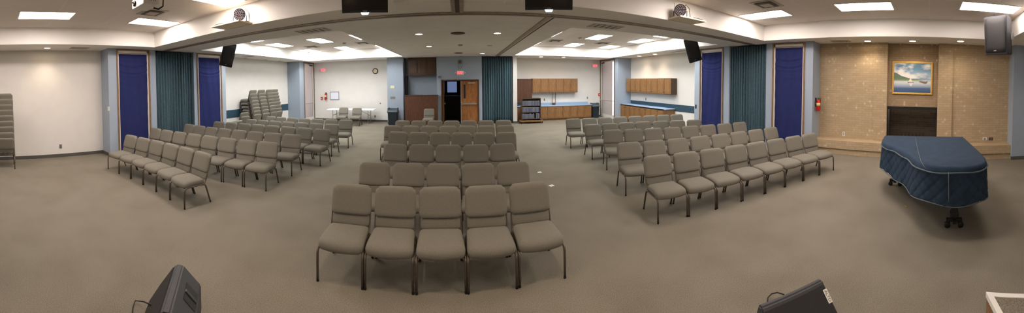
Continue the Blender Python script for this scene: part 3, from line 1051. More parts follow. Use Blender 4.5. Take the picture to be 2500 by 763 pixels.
# stacks, leaning forward as they rise (chairs face the side wall)
HT = ['at the floor', 'second up', 'third up', 'fourth up', 'fifth up', 'sixth up', 'seventh up', 'eighth up', 'ninth up']


def stack(x, y, n, dz, dxs, desc, group, rz=-PI / 2, jy=0., z0=0.):
    for k in range(n):
        hh = 'topmost' if k == n - 1 else HT[k]
        place_chair(x - dxs * k, y + jy * k, z0 + dz * k, rz + random.uniform(-.02, .02), 'stacked taupe chair, %s in %s' % (hh, desc), group)


BX = -8.28
for (u, v, nn, d) in ((629, 277, 8, 'the tall rear stack nearest the camera'), (649.7, 274.7, 8, 'the second tall rear stack from camera'),
                      (668.6, 272, 8, 'the third tall rear stack from camera'), (682, 269.2, 8, 'the tall rear stack nearest the blue corner')):
    p = at(u, v, x=BX)
    stack(BX - .31, p.y, nn, .15, .045, d, 'stacked chairs in the left rear room', jy=.012)
stack(-8.2 - .31, at(598.5, 279, x=-8.2).y, 2, .15, .05, 'the low stack left of the tall rear stacks', 'stacked chairs in the left rear room')
p = at(573, 294.5, z=.86)
place_chair(p.x - .25, p.y + .05, 0, -PI / 2 + .3, 'single taupe chair just behind the sixth row, near the left blue window', 'stacked chairs in the left rear room')
# near stack by the left wall
stack(-8.05 - .31, .20, 9, .15, .05, 'the tall stack by the bare left wall', 'stacked chairs by the left wall')

# ------------------------------------------------------------------ piano under its cover
PO = [(6.42, .92), (6.2, .91), (5.75, .86), (5.50, .74), (5.30, .58), (5.02, .42), (4.72, .27), (4.45, .18), (4.25, .09), (4.12, -.05), (4.07, -.2), (4.05, -.38), (4.06, -.55), (4.12, -.72), (4.26, -.87), (4.5, -.95), (4.9, -.95), (5.6, -.91), (6.2, -.87), (6.46, -.85), (6.56, -.80), (6.58, -.4), (6.55, .4), (6.5, .86)]
pcx = sum(p[0] for p in PO) / len(PO); pcy = sum(p[1] for p in PO) / len(PO)
t = thing('grand_piano', 'grand piano under a navy quilted cover with grey piping, near the fireplace', 'piano', (pcx, pcy, 0))


def dense(P, step=.022):
    out = []
    n = len(P)
    for i in range(n):
        p0, p1, p2, p3 = [Vector(P[(i + k) % n]) for k in (-1, 0, 1, 2)]
        m = max(1, int((p2 - p1).length / step))
        for k in range(m):
            s = k / m
            out.append(.5 * ((2 * p1) + (p2 - p0) * s + (2 * p0 - 5 * p1 + 4 * p2 - p3) * s * s + (3 * p1 - p0 - 3 * p2 + p3) * s ** 3))
    return out


D = [Vector((p.x - pcx, p.y - pcy)) for p in dense(PO)]
N = len(D)
ctr = Vector((0, 0))
nr = []
for i in range(N):
    tg = (D[(i + 1) % N] - D[i - 1]).normalized()
    nr.append(Vector((tg.y, -tg.x)))
if sum((D[i].x * D[(i + 1) % N].y - D[i].y * D[(i + 1) % N].x) for i in range(N)) < 0:
    nr = [-q for q in nr]
arc = [0]
for i in range(N):
    arc.append(arc[-1] + (D[(i + 1) % N] - D[i]).length)


def quilt(s, z):
    a, b_ = (s + z) / .19, (s - z) / .19
    return -.016 * (math.exp(-((a - round(a)) / .08) ** 2) + math.exp(-((b_ - round(b_)) / .08) ** 2))


bm = B()
zs = [.93, .92, .91] + [.91 - k * .011 for k in range(1, 39)]
rings = []
for zi, z in enumerate([.998, .985] + zs):
    ring = []
    for i in range(N):
        X = D[i].x + pcx
        zb = .47 + .0 * X
        if zi < 2:
            ins = .05 if zi == 0 else .02
            q = D[i] - nr[i] * ins; zz = z
        else:
            f = (.93 - z) / (.93 - .49)
            zz = .93 - (.93 - zb - .015 * math.sin(arc[i] * 3.1) - .02 * math.sin(arc[i] * 7.7 + 1)) * f
            wob = .012 * math.sin(arc[i] * 9 + 1.5) * f + .008 * math.sin(arc[i] * 21) * f
            q = D[i] + nr[i] * (.0 + wob + (quilt(arc[i], zz) if zi > 4 else 0) + .02 * f)
        ring.append(bm.verts.new((q.x, q.y, zz)))
    rings.append(ring)
for a in range(len(rings) - 1):
    for i in range(N):
        bm.faces.new((rings[a][i], rings[a][(i + 1) % N], rings[a + 1][(i + 1) % N], rings[a + 1][i]))
f = bm.faces.new(rings[0])
bmesh.ops.triangulate(bm, faces=[f])
cv = mesh_obj('quilted_cover', bm, mPiano, t, True)
so = cv.modifiers.new('thick', 'SOLIDIFY'); so.thickness = .006; so.offset = -1
bm = B()
tube(bm, [(*(D[i % N] + nr[i % N] * .012), .915 + .006 * math.sin(arc[i % N] * 11)) for i in range(N + 1)], .011, 6, cap=False)
mesh_obj('piping', bm, mPiping, cv, True)
bm = B()
tube(bm, [(v.co.x, v.co.y, v.co.z) for v in []] or [(*(D[i % N] + nr[i % N] * .03), .47 + .015 * math.sin(arc[i % N] * 3.1) + .02 * math.sin(arc[i % N] * 7.7 + 1)) for i in range(N + 1)], .007, 6, cap=False)
mesh_obj('hem_piping', bm, mPiping, cv, True)
# seam over the top: from the tail curve back to the keyboard end
A = at(2241, 404, z=1.0); Bq = at(2238, 368, z=1.0); Cq = at(2236, 333.5, z=1.0)
seam = [at(2262, 414, z=.93), at(2255, 404, z=.975), at(2249, 394, z=1.006), at(2244, 378, z=1.006), at(2240, 362, z=1.006), at(2237, 348, z=1.006), at(2236, 334, z=1.006)]
bm = B(); tube(bm, [(p.x - pcx, p.y - pcy, p.z) for p in seam], .0055, 6); mesh_obj('top_seam', bm, mPiping, cv, True)
vs = [at(2316, 420 + k * 14, x=4.03) for k in range(6)]
bm = B(); tube(bm, [(4.028 - pcx - .004 * k, p.y - pcy, p.z) for k, p in enumerate(vs)], .007, 6); mesh_obj('tail_seam', bm, mPiping, cv, True)
# plank of the piano body under the cover, so the skirt has something behind it
bm = B()
prism(bm, [(q.x * .93, q.y * .93) for q in D[::8]], .60, .975, lambda p, h: (p[0], p[1], h))
mesh_obj('case', bm, mBlack, t)
for (lx, ly) in ((6.17, .62), (4.40, -.45), (6.2, -.66)):
    x, y = lx - pcx, ly - pcy
    bm = B(); box(bm, x - .05, x + .05, y - .05, y + .05, .18, .62, bev=.01)
    box(bm, x - .065, x + .065, y - .065, y + .065, .17, .24, bev=.012)
    lg = mesh_obj('leg', bm, mBlack, t)
    bm = B()
    box(bm, x - .10, x + .10, y - .03, y + .03, .09, .14, bev=.006)
    box(bm, x - .03, x + .03, y - .12, y + .12, .09, .14, bev=.006)
    box(bm, x - .03, x + .03, y - .03, y + .03, .12, .18)
    mesh_obj('caster_bracket', bm, mMetalD, lg)
    for (ox, oy) in ((0, -.10), (0, .10)):
        bm = B(); lathe(bm, [(.025, -.03), (.045, -.025), (.045, .025), (.025, .03)], 16, (x + ox, y + oy, .045), 'x')
        mesh_obj('caster', bm, mMetalD, lg, True)

# ------------------------------------------------------------------ floor monitors
def monitor(A3, B3, sec, perp_sign, label, handle):
    A3, B3 = Vector(A3), Vector(B3)
    u = (B3 - A3).normalized(); Ln = (B3 - A3).length
    w = Vector((-u.y, u.x)) * perp_sign
    t = thing('floor_monitor', label, 'speaker', (A3.x, A3.y, 0))
    bm = B()
    prism(bm, sec, 0, Ln, lambda p, h: (u.x * h + w.x * p[0], u.y * h + w.y * p[0], p[1]))
    bmesh.ops.bevel(bm, geom=list(bm.edges), offset=.012, segments=2, affect='EDGES')
    mesh_obj('cabinet', bm, mBlackG, t)
    (a0, z0), (a1, z1) = sec[0], sec[1]
    dd = Vector((a1 - a0, z1 - z0)); nn = Vector((-dd.y, dd.x)).normalized()
    if nn.y < 0: nn = -nn
    bm = B()
    g0 = Vector(sec[0]) + dd * .03; g1 = Vector(sec[0]) + dd * .93
    prism(bm, [g0 + nn * .0, g1 + nn * .0, g1 + nn * .008, (g0 + g1) / 2 + nn * .014, g0 + nn * .008], .02, Ln - .02, lambda p, h: (u.x * h + w.x * p[0], u.y * h + w.y * p[0], p[1]))
    mesh_obj('grille', bm, mGrille, t)
    return t, u, w, Ln


P1, P2 = at(440, 643, z=.46), at(405, 763, z=.46)
t, u, w, Ln = monitor((P1.x, P1.y, 0), (P2.x, P2.y, 0), [(.30, .08), (.035, .46), (-.03, .455), (-.19, .28), (-.19, .05), (-.14, 0), (.22, 0)], -1,
                      'black wedge floor monitor at lower left, moulded handle recess facing right', True)
if True:
    bm = B()
    # handle pocket on the back slope
    def S(p, h): return (u.x * h + w.x * p[0], u.y * h + w.y * p[0], p[1])
    sl0, sl1 = Vector((-.03, .455)), Vector((-.19, .28))
    dd = (sl1 - sl0).normalized(); nn = Vector((-dd.y, dd.x))
    if nn.y < 0: nn = -nn
    c = (sl0 + sl1) / 2 + dd * .03
    prism(bm, [c - dd * .07 + nn * .002, c + dd * .07 + nn * .002, c + dd * .07 + nn * .004, c - dd * .07 + nn * .004], .16, .36, S)
    mesh_obj('handle_recess', bm, mBlack, t)
    bm = B(); prism(bm, [c - dd * .07 + nn * .002, c + dd * .07 + nn * .002, c + dd * .06 + nn * .012, c - dd * .06 + nn * .012], .245, .275, S)
    mesh_obj('handle', bm, mBlackG, t)
cab = B(); p = [at(370, 743, z=.22), at(350, 735, z=.05), at(330, 733, z=.02), at(324, 750, z=.01), at(322, 775, z=.01)]
tube(cab, p, .006, 6); tag(mesh_obj('cable', cab, mBlack, smooth=True), 'thin black cable looping from the lower left floor monitor', 'cable')

P1, P2 = at(1851, 742, z=.45), at(2000, 677, z=.45)
t, u, w, Ln = monitor((P1.x, P1.y, 0), (P2.x, P2.y, 0), [(.42, .16), (.045, .455), (0, .45), (-.03, .38), (-.03, .02), (0, 0), (.36, 0)], -1,
                      'black wedge floor monitor at lower right, dark grille facing up', False)
nz_ = Vector((.295, .375)).normalized()
nn3 = Vector((w.x * nz_.x, w.y * nz_.x, nz_.y)); dn = Vector((w.x * .375, w.y * .375, -.295)).normalized()
Rm = Matrix((-dn, u, (-dn).cross(u))).transposed()
if Rm.col[2].z < 0:
    Rm = Matrix((dn, u, dn.cross(u))).transposed()
pos = Vector((u.x * (Ln - .028), u.y * (Ln - .028), 0)) + Vector((w.x * .14, w.y * .14, .455 - .295 * (.095 / .375))) + nn3 * .012
bm = B(); box(bm, -.052, .052, -.019, .019, -.002, .001, bev=.001)
bd = mesh_obj('badge', bm, mPaper, t); bd.location = pos; bd.rotation_euler = Rm.to_euler()
text('ALTO', .034, mBlackG, bd, (0, 0, .0015), (0, 0, 0), 'lettering', .0005)
cab = B(); tube(cab, [at(1874, 745, z=.007), at(1874, 726, z=.01), at(1884, 716, z=.03), at(1898, 713, z=.06), at(1914, 718, z=.12)], .006, 6)
tag(mesh_obj('cable', cab, mBlack, smooth=True), 'thin black cable arching behind the lower right floor monitor', 'cable')


# ------------------------------------------------------------------ hanging speakers
def hanging(name, label, c, yaw, tilt, size, rods, logo=True, roll=0):
    w, d, h = size
    t = thing(name, label, 'speaker', c, yaw)
    t.rotation_euler = (tilt, roll, yaw)
    bm = B()
    prism(bm, [(-w / 2, -d / 2), (w / 2, -d / 2), (w / 2, -d / 2 + .12), (w * .30, d / 2), (-w * .30, d / 2), (-w / 2, -d / 2 + .12)], -h / 2, h / 2, lambda p, q: (p[0], p[1], q))
    bmesh.ops.bevel(bm, geom=list(bm.edges), offset=.015, segments=2, affect='EDGES')
    mesh_obj('cabinet', bm, mBlackG if name == 'corner_speaker' else mBlack, t)
    bm = B()
    cushion(bm, w * .90, .04, h * .90, .018, lambda p: (p[0], p[1] - d / 2 - .002, p[2]), 6, 6)
    mesh_obj('grille', bm, mGrille, t, True)
    if logo:
        bm = B(); cushion(bm, .07, .01, .018, .005, lambda p: (p[0], p[1] - d / 2 - .024, p[2] - h * .40), 4, 2); mesh_obj('badge', bm, mGreyP, t, True)
    bm = B(); box(bm, w / 2 - .01, w / 2 + .006, -.02, .10, -.10, .06, bev=.004); mesh_obj('handle', bm, mGreyP if name == 'corner_speaker' else mMetalD, t)
    M = Matrix.LocRotScale(Vector(c), t.rotation_euler, None).inverted()
    for (x, y) in rods:
        bm = B(); a = Vector((x * w, y * d, h / 2)); top = Matrix.LocRotScale(Vector(c), t.rotation_euler, None) @ a
        top2 = Vector((top.x, top.y, ZC))
        tube(bm, [a - Vector((0, 0, .01)), M @ (top + (top2 - top) * .12)], .011, 6)
        tube(bm, [a, M @ top2], .003, 5)
        mesh_obj('hanger', bm, mMetalD, t)
    return t


lookL = math.atan2(-6.9, -7.0)
# speaker front faces the middle of the front room
c = at(557, 130, y=7.15); hanging('hanging_speaker', 'black speaker hanging tilted in front of the left rear blue window', (c.x + .0, c.y, 3.20), .80, .36, (.44, .38, .80), ((-.3, .2), (.3, .2)), roll=.24)
c = at(1690, 120, y=7.1); hanging('hanging_speaker', 'black speaker hanging tilted in front of the right rear blue window', (c.x, c.y, 3.20), -.72, .36, (.44, .38, .80), ((-.3, .2), (.3, .2)), roll=-.30)
hanging('corner_speaker', 'large black speaker hanging in front of the brick wall at far right', (6.64, -1.64, 3.30), -2.36, .10, (.60, .44, .86), ((-.35, .2), (.35, .2), (.35, -.2)))


# ------------------------------------------------------------------ televisions
def tv(label, u0, u1, vl, vr, dist, glow):
    y = dist
    a, b_ = at(u0, vl, y=y), at(u1, vr, y=y)
    um = (u0 + u1) / 2
    th = (um - AX) / F
    c = Vector((math.sin(th), math.cos(th))) * dist / 1
    wd = (u1 - u0) / F * dist
    zb = at(um, (vl + vr) / 2, y=c.y).z
    hgt = wd * .58
    yaw = -th
    t = thing('television', label, 'television', (c.x, c.y, zb), yaw)
    t.rotation_euler = (.10, (vl - vr) / (u1 - u0) * -1.0 * .0, yaw)
    bm = B(); box(bm, -wd / 2, wd / 2, -.02, .03, 0, hgt, bev=.006); mesh_obj('casing', bm, mBlack, t)
    bm = B(); box(bm, -wd / 2 + .02, wd / 2 - .02, -.024, -.018, .035, hgt - .02); mesh_obj('screen', bm, mScreen, t)
    bm = B(); prism(bm, [(-.055, 0), (.055, 0), (.04, -.03), (-.04, -.03)], -.022, -.006, lambda p, h: (p[0], h, p[1]))
    mesh_obj('light_bar', bm, mat('lit trim', (220, 235, 245), .3, emit=(210, 232, 250), strength=.6), t)
    text('PHILIPS', .016, mPlastW, t, (0, -.026, .016), (PI / 2, 0, 0), 'lettering', .0005)
    bm = B(); box(bm, -.06, .06, .03, .07, hgt * .3, hgt * .7); box(bm, -.02, .02, .05, .09, hgt * .5, ZS - zb + .0)
    mesh_obj('wall_bracket', bm, mMetalD, t)
    return t


tv('flat black television hanging from the centre ceiling, left of the track', 838.5, 950, 35, 26, 3.9, 0)
tv('flat black television hanging from the centre ceiling, right of the track', 1283, 1398, 20.5, 27, 3.9, 1)
for (ua, ub, v, lab) in ((960, 995, 8, 'white box under the centre ceiling beside the left television'), (1234, 1272, 4.5, 'white box under the centre ceiling beside the right television')):
    a, b_ = at(ua, v, y=3.95), at(ub, v, y=3.95)
    t = thing('ceiling_box', lab, 'box', ((a.x + b_.x) / 2, 4.03, a.z))
    w2 = (b_.x - a.x) / 2
    bm = B(); box(bm, -w2, w2, -.08, .08, 0, ZS - a.z - .02, bev=.012); mesh_obj('body', bm, mPlastW, t)
    bm = B(); box(bm, -w2 * .6, w2 * .6, -.05, .05, ZS - a.z - .02, ZS - a.z); mesh_obj('mount_plate', bm, mPlastW, t)

# ------------------------------------------------------------------ projector
pr0 = at(324, 20.6, z=3.30); prz = 3.28
t = thing('projector', 'white projector hanging from the left ceiling, lens facing left', 'projector', (-3.78, 2.11, prz), math.radians(0))
bm = B(); box(bm, -.18, .18, -.13, .13, 0, .13, bev=.012); mesh_obj('body', bm, mPlastW, t)
bm = B(); lathe(bm, [(.036, -.150), (.042, -.145), (.042, -.12)], 20, (-.085, 0, .065), 'y'); mesh_obj('lens', bm, mScreen, t, True)
bm = B(); lathe(bm, [(.012, -.136), (.012, -.12)], 12, (-.155, 0, .10), 'y'); mesh_obj('sensor', bm, mScreen, t, True)
bm = B()
for k in range(6):
    box(bm, .178, .184, -.09 + k * .03, -.08 + k * .03, .05, .11)
mesh_obj('vent_grille', bm, mGreyP, t)
bm = B(); tube(bm, [(0, 0, .13), (0, 0, ZC - prz)], .02, 10); box(bm, -.08, .08, -.08, .08, .13, .15); lathe(bm, [(.07, ZC - prz - .02), (.07, ZC - prz)], 16); mesh_obj('ceiling_mount', bm, mPlastW, t)
bm = B(); tube(bm, [(.15, .12, .10), (.19, .19, .09), (.16, .20, .0), (.10, .16, -.03), (.06, .10, -.01)], .012, 6); mesh_obj('power_cord', bm, mMetalD, t, True)


# ------------------------------------------------------------------ stage light shelves
def shelf(side, ua, ub, label):
    s = -1 if side == 'L' else 1
    if side == 'L':
        x0, x1, yf = -4.85, -4.02, 4.32
    else:
        x0, x1, yf = 3.95, 4.70, 4.36
    z = ZS + .01
    t = thing('light_shelf', label, 'shelf', ((x0 + x1) / 2, 4.75, z))
    hx = (x1 - x0) / 2
    bm = B(); box(bm, -hx, hx, yf - 4.75, -.002, 0, .03, bev=.008); mesh_obj('board', bm, mCream, t)
    for q in (-hx + .1, hx - .1):
        bm = B(); box(bm, q - .012, q + .012, -.02, -.002, .03, .22); box(bm, q - .012, q + .012, -.2, -.02, .03, .042); mesh_obj('bracket', bm, mPlastW, t)
    # par light standing on it
    c = at(585 if side == 'L' else 1661, 33 if side == 'L' else 22, y=yf + .17)
    zc = z + .03 + .135
    p = thing('stage_light', 'round black multi-lens stage light on the %s cream shelf' % ('left' if side == 'L' else 'right'), 'stage light', (c.x, yf + .17, z + .03))
    p.rotation_euler = (0, 0, s * -.72)
    bm = B(); lathe(bm, [(.07, .13), (.10, .10), (.115, -.04), (.122, -.05), (.122, -.07), (.11, -.07), (.11, -.055)], 28, (0, 0, .135), 'y'); mesh_obj('housing', bm, mMetalD, p, True)
    bm = B()
    for rr, nn in ((0, 1), (.034, 6), (.066, 12), (.095, 17)):
        for k in range(nn):
            a = 2 * PI * k / nn
            lathe(bm, [(.010, -.072), (.013, -.06)], 8, (rr * math.cos(a), 0, .135 + rr * math.sin(a)), 'y')
    mesh_obj('lens_cluster', bm, mat('frosted lenses', (138, 128, 136), .3), p)
    bm = B()
    tube(bm, [(-.135, .02, .135), (-.135, .02, .02), (-.10, .02, .008), (.10, .02, .008), (.135, .02, .02), (.135, .02, .135)], .009, 6)
    mesh_obj('yoke', bm, mMetalD, p, True)
    bm = B(); a = Vector((.05, .10, .20)); tube(bm, [a, a + Vector((.07, .05, .10)), a + Vector((.14, .06, .02)), a + Vector((.16, .08, -.17))], .006, 6)
    mesh_obj('power_cord', bm, mMetalD, p, True)
    # receiver with aerial and the small control box
    xr = x0 + .16 if side == 'L' else x1 - .16
    q = thing('control_box', 'flat black control box lying on the %s cream shelf' % ('left' if side == 'L' else 'right'), 'control box', (xr, yf + .14, z + .03))
    bm = B(); box(bm, -.13, .13, -.06, .06, 0, .035, bev=.005); mesh_obj('case', bm, mBlack, q)
    bm = B()
    for k in range(6):
        box(bm, -.11 + k * .04, -.09 + k * .04, -.03, .03, .035, .045)
    mesh_obj('faders', bm, mGreyP, q)
    xa_ = x1 - .06 if side == 'L' else x0 + .06
    q = thing('wireless_aerial', 'thin upright rod aerial at the inner end of the %s shelf' % ('left' if side == 'L' else 'right'), 'aerial', (xa_, 4.62, z + .03))
    bm = B(); tube(bm, [(0, 0, .02), (0, 0, .30)], .004, 6); mesh_obj('rod', bm, mGreyP, q)
    bm = B(); box(bm, -.04, .04, -.03, .03, 0, .025, bev=.004); mesh_obj('base', bm, mGreyP, q)


shelf('L', 530, 626, 'cream board shelf fixed to the left part of the ceiling beam')
shelf('R', 1622, 1718, 'cream board shelf fixed to the right part of the ceiling beam')


# ------------------------------------------------------------------ vents and detectors
def vent(label, x, y, z, w, d, slats=8, along='y', dark=True):
    t = thing('air_vent', label, 'vent', (x, y, z))
    bm = B(); box(bm, -w / 2, w / 2, -d / 2, d / 2, -.004, 0); mesh_obj('backing', bm, mVentDark, t)
    bm = B()
    for q in ((-w / 2 - .03, w / 2 + .03, -d / 2 - .03, -d / 2), (-w / 2 - .03, w / 2 + .03, d / 2, d / 2 + .03), (-w / 2 - .03, -w / 2, -d / 2, d / 2), (w / 2, w / 2 + .03, -d / 2, d / 2)):
        box(bm, *q, -.012, 0)
    mesh_obj('frame', bm, mVent, t)
    bm = B()
    if along == 'x':
        for k in range(slats):
            y_ = -d / 2 + d * (k + .5) / slats
            box(bm, -w / 2, w / 2, y_ - d / slats * .28, y_ + d / slats * .28, -.01, -.005)
    else:
        for k in range(slats):
            x_ = -w / 2 + w * (k + .5) / slats
            box(bm, x_ - w / slats * .3, x_ + w / slats * .3, -d / 2, d / 2, -.01, -.005)
    mesh_obj('louvres', bm, mVent, t)
    return t


def diffuser(label, x, y, z, s=.28):
    t = thing('ceiling_diffuser', label, 'vent', (x, y, z))
    for k, (r, dz) in enumerate(((1, -.01), (.72, -.025), (.44, -.035))):
        bm = B()
        prism(bm, [(-s * r, -s * r), (s * r, -s * r), (s * r, s * r), (-s * r, s * r)], dz, dz + .006, lambda p, h: (p[0], p[1], h))
        mesh_obj('cone_ring', bm, [mVent, mVentDark, mVent][k], t)
    bm = B(); box(bm, -s, s, -s, s, -.008, 0); mesh_obj('frame', bm, mVent, t)
    return t


vent('long slatted return grille in the soffit, left of the left television', (-3.76 - 3.0) / 2, 6.2, ZS, .74, .34, 5, 'y')
vent('long slatted return grille in the soffit, right of the right television', 3.22, 6.12, ZS, .74, .34, 5, 'y')
q = at(194, 117, z=ZS); vent('pale vent in the soffit above the left wall', q.x, q.y, ZS, .25, .5, 8, 'x')
q = at(2052, 100, z=ZS); vent('pale vent in the soffit above the brick wall', q.x, q.y, ZS, .25, .5, 8, 'x')
q = at(606, 137, z=ZS); vent('dark vent in the soffit just right of the left hanging speaker', q.x, q.y, ZS, .2, .5, 8, 'x')
q = at(1664, 124, z=ZS); vent('dark vent in the soffit just left of the right hanging speaker', q.x, q.y, ZS, .2, .5, 8, 'x')
for (u, v, lab) in ((372, 30, 'square ceiling diffuser beside the projector'), (1872, 10, 'square ceiling diffuser beside the right front light panel'),
                    (886, 104.5, 'square ceiling diffuser in left rear room near central soffit'), (1355, 99, 'square ceiling diffuser in right rear room near central soffit'),
                    (762, 114, 'square ceiling diffuser in left rear room between lit panels'), (1472, 105, 'square ceiling diffuser in right rear room between lit panels')):
    q = at(u, v, z=ZC); diffuser(lab, q.x, q.y, ZC)


def disc(name, label, cat, u, v, z, prof, m):
    q = at(u, v, z=z)
    t = thing(name, label, cat, (q.x, q.y, z))
    bm = B(); lathe(bm, prof, 28); mesh_obj('body', bm, m, t, True)
    return t


t = disc('round_ceiling_speaker', 'dark round ceiling speaker in the middle of the centre soffit', 'ceiling speaker', 1117.8, 80.5, ZS, [(.19, 0), (.19, -.012), (.15, -.02), (.01, -.022)], mVentDark)
t = disc('round_ceiling_speaker', 'dark round ceiling speaker close to the back wall exit sign', 'ceiling speaker', 1119.3, 129, ZS, [(.19, 0), (.19, -.012), (.15, -.02), (.01, -.022)], mVentDark)
for (u, v, z, lab) in ((1124, 108.7, ZS, 'small smoke detector between the two round ceiling speakers'), (841, 104.5, ZC, 'smoke detector beside a lit panel in left rear ceiling'), (1416.5, 92, ZC, 'smoke detector beside a lit panel in right rear ceiling')):
    t = disc('smoke_detector', lab, 'smoke detector', u, v, z, [(.08, 0), (.08, -.02), (.055, -.05), (.01, -.055)], mat('beige plastic', (176, 160, 146), .5))
    bm = B(); lathe(bm, [(.03, -.05), (.02, -.065), (.005, -.07)], 12); mesh_obj('sensor_cap', bm, mPlastW, t, True)


# ------------------------------------------------------------------ wall fittings
def exit_sign(label, x, y, z, w=.34, h=.22):
    t = thing('exit_sign', label, 'exit sign', (x, y, z))
    bm = B(); box(bm, -w / 2, w / 2, -.07, 0, -h / 2, h / 2, bev=.012); mesh_obj('housing', bm, mPlastW, t)
    text('EXIT', h * .66, mExit, t, (0, -.073, .01), (PI / 2, 0, 0), 'lettering', .002)
    for s in (-1, 1):
        bm = B(); tube(bm, [(s * w / 2, -.04, 0), (s * (w / 2 + .03), -.04, .0)], .01, 6); lathe(bm, [(.02, .0), (.035, -.02), (.04, -.06)], 14, (s * (w / 2 + .06), -.02, 0), 'y')
        mesh_obj('lamp_head', bm, mPlastW, t, True)
    return t


q = at(1123.5, 178, y=FC); exit_sign('red lit exit sign centred above the wooden double doors', q.x, q.y, q.z)
q = at(790.5, 171, y=FL); exit_sign('red lit exit sign on the white wall by the left glass door', q.x, q.y, q.z, .30, .24)
q = at(1452, 161, y=FR); exit_sign('red lit exit sign on the white wall by the right glass door', q.x, q.y, q.z, .30, .24)


def plate(label, c, n, w, h, m, cat='switch', parts='toggle', name='wall_plate'):
    """n: outward normal along x or y"""
    rz = {(0, -1): 0, (1, 0): PI / 2, (-1, 0): -PI / 2}[n]
    t = thing(name, label, cat, c, rz)
    bm = B(); box(bm, -w / 2, w / 2, -.008, 0, -h / 2, h / 2, bev=.002); mesh_obj('plate', bm, m, t)
    if parts == 'outlet':
        for z in (-h * .2, h * .2):
            bm = B(); box(bm, -w * .25, w * .25, -.011, -.006, z - h * .12, z + h * .12); mesh_obj('socket', bm, mGreyPl, t)
    else:
        k = max(1, int(round(w / .07)))
        for j in range(k):
            x = -w / 2 + w * (j + .5) / k
            bm = B(); box(bm, x - .006, x + .006, -.02, -.006, -.02, .02); mesh_obj('toggle', bm, m, t)
    return t


q = at(148, 357, x=WL); plate('small grey electrical outlet low on the bare left wall', q, (1, 0), .09, .13, mGreyP, 'outlet', 'outlet')
q = at(265.5, 265, y=3.4); plate('pair of white light switches on the left blue stub wall', q, (0, -1), .16, .13, mPlastW)
q = at(958, 212, y=FC); plate('pair of cream switches on the pale blue pillar above the bin', q, (0, -1), .2, .14, mIvory)
q = at(959, 238.5, y=FC); plate('wide grey plate on the pale blue pillar, below cream switches', q, (0, -1), .26, .13, mGreyP)
q = at(915.8, 283.6, y=FL); plate('grey outlet low on white wall beside the folding table', q, (0, -1), .08, .13, mGreyP, 'outlet', 'outlet')
q = at(928.5, 252, y=FL); plate('tiny dark wall knob on white wall left of the bin', q, (0, -1), .05, .06, mMetalD)
q = at(1989, 252, y=3.36); plate('grey thermostat plate on right blue stub wall', q, (0, -1), .08, .14, mGreyP)
q = at(1989, 266, y=3.36); plate('small grey plate under thermostat on right blue stub wall', q, (0, -1), .06, .10, mGreyP)
q = at(2060, 326.5, x=XB); plate('pale outlet low on the brick wall left of the fireplace', q, (-1, 0), .08, .13, mPlastW, 'outlet', 'outlet')
q = at(2404, 338, x=XB); plate('pale outlet low on the brick wall, left of a brown plate', q, (-1, 0), .13, .09, mPlastW, 'outlet', 'outlet')
q = at(2419, 338.5, x=XB); plate('brown blank plate low on the brick wall, far right', q, (-1, 0), .13, .09, mOakDark, 'outlet', 'outlet')
q = at(1329, 243, y=FR); plate('grey outlet on white wall beneath the back wall cabinets', q, (0, -1), .08, .13, mGreyP, 'outlet', 'outlet')
q = at(1434, 238.5, y=FR); plate('grey outlet on white wall right of the back wall cabinets', q, (0, -1), .08, .13, mGreyP, 'outlet', 'outlet')
q = at(1577, 241.5, x=ALR); plate('grey outlet above the teal band over the side counter', q, (-1, 0), .08, .13, mGreyP, 'outlet', 'outlet')
q = at(1461.5, 220, y=FR); plate('faint cream plate above the red fire alarm, right rear wall', q, (0, -1), .09, .14, mIvory)
q = at(786, 229.5, y=FL); plate('faint cream plate above the red fire alarm, left rear wall', q, (0, -1), .09, .14, mIvory)
q = at(1699, 260, x=PR); plate('small black card reader beside the right rear blue window', (PR, q.y, q.z), (-1, 0), .07, .16, mBlack)
for (u, v, yy, lab) in ((786, 239.5, FL, 'red fire alarm pull station beside the left rear extinguisher'), (1462.5, 230.5, FR, 'red fire alarm pull station by the right glass door')):
    q = at(u, v, y=yy)
    t = thing('fire_alarm_pull', lab, 'fire alarm', q)
    bm = B(); box(bm, -.06, .06, -.05, 0, -.08, .08, bev=.008); mesh_obj('box', bm, mRed, t)
    bm = B(); box(bm, -.04, .04, -.06, -.048, -.02, .01); mesh_obj('pull_handle', bm, mPlastW, t)
q = at(1123, 151, y=FC)
t = thing('wall_speaker', 'square grey speaker high on the wall above the exit sign', 'speaker', q)
bm = B(); box(bm, -.11, .11, -.05, 0, -.09, .09, bev=.008); mesh_obj('case', bm, mGreyP, t)
bm = B(); lathe(bm, [(.07, -.05), (.06, -.058), (.01, -.06)], 20, (0, 0, 0), 'y'); mesh_obj('grille', bm, mVentDark, t)
q = at(1123, 164, y=FC)
t = thing('alarm_strobe', 'small grey alarm box between the wall speaker and exit sign', 'alarm', q)
bm = B(); box(bm, -.07, .07, -.05, 0, -.055, .055, bev=.008); mesh_obj('case', bm, mGreyP, t)
bm = B(); box(bm, -.02, .02, -.06, -.05, -.04, .04); mesh_obj('lens', bm, mPlastW, t)
q = at(1073, 187, y=FC)
t = thing('wall_box', 'flat dark box sticking out beside the nook top cabinet', 'box', q)
bm = B(); box(bm, -.09, .09, -.12, 0, -.04, .04, bev=.006); mesh_obj('case', bm, mGreyP, t)
bm = B(); box(bm, -.05, .05, -.125, -.12, -.015, .015); mesh_obj('vent_slot', bm, mBlack, t)

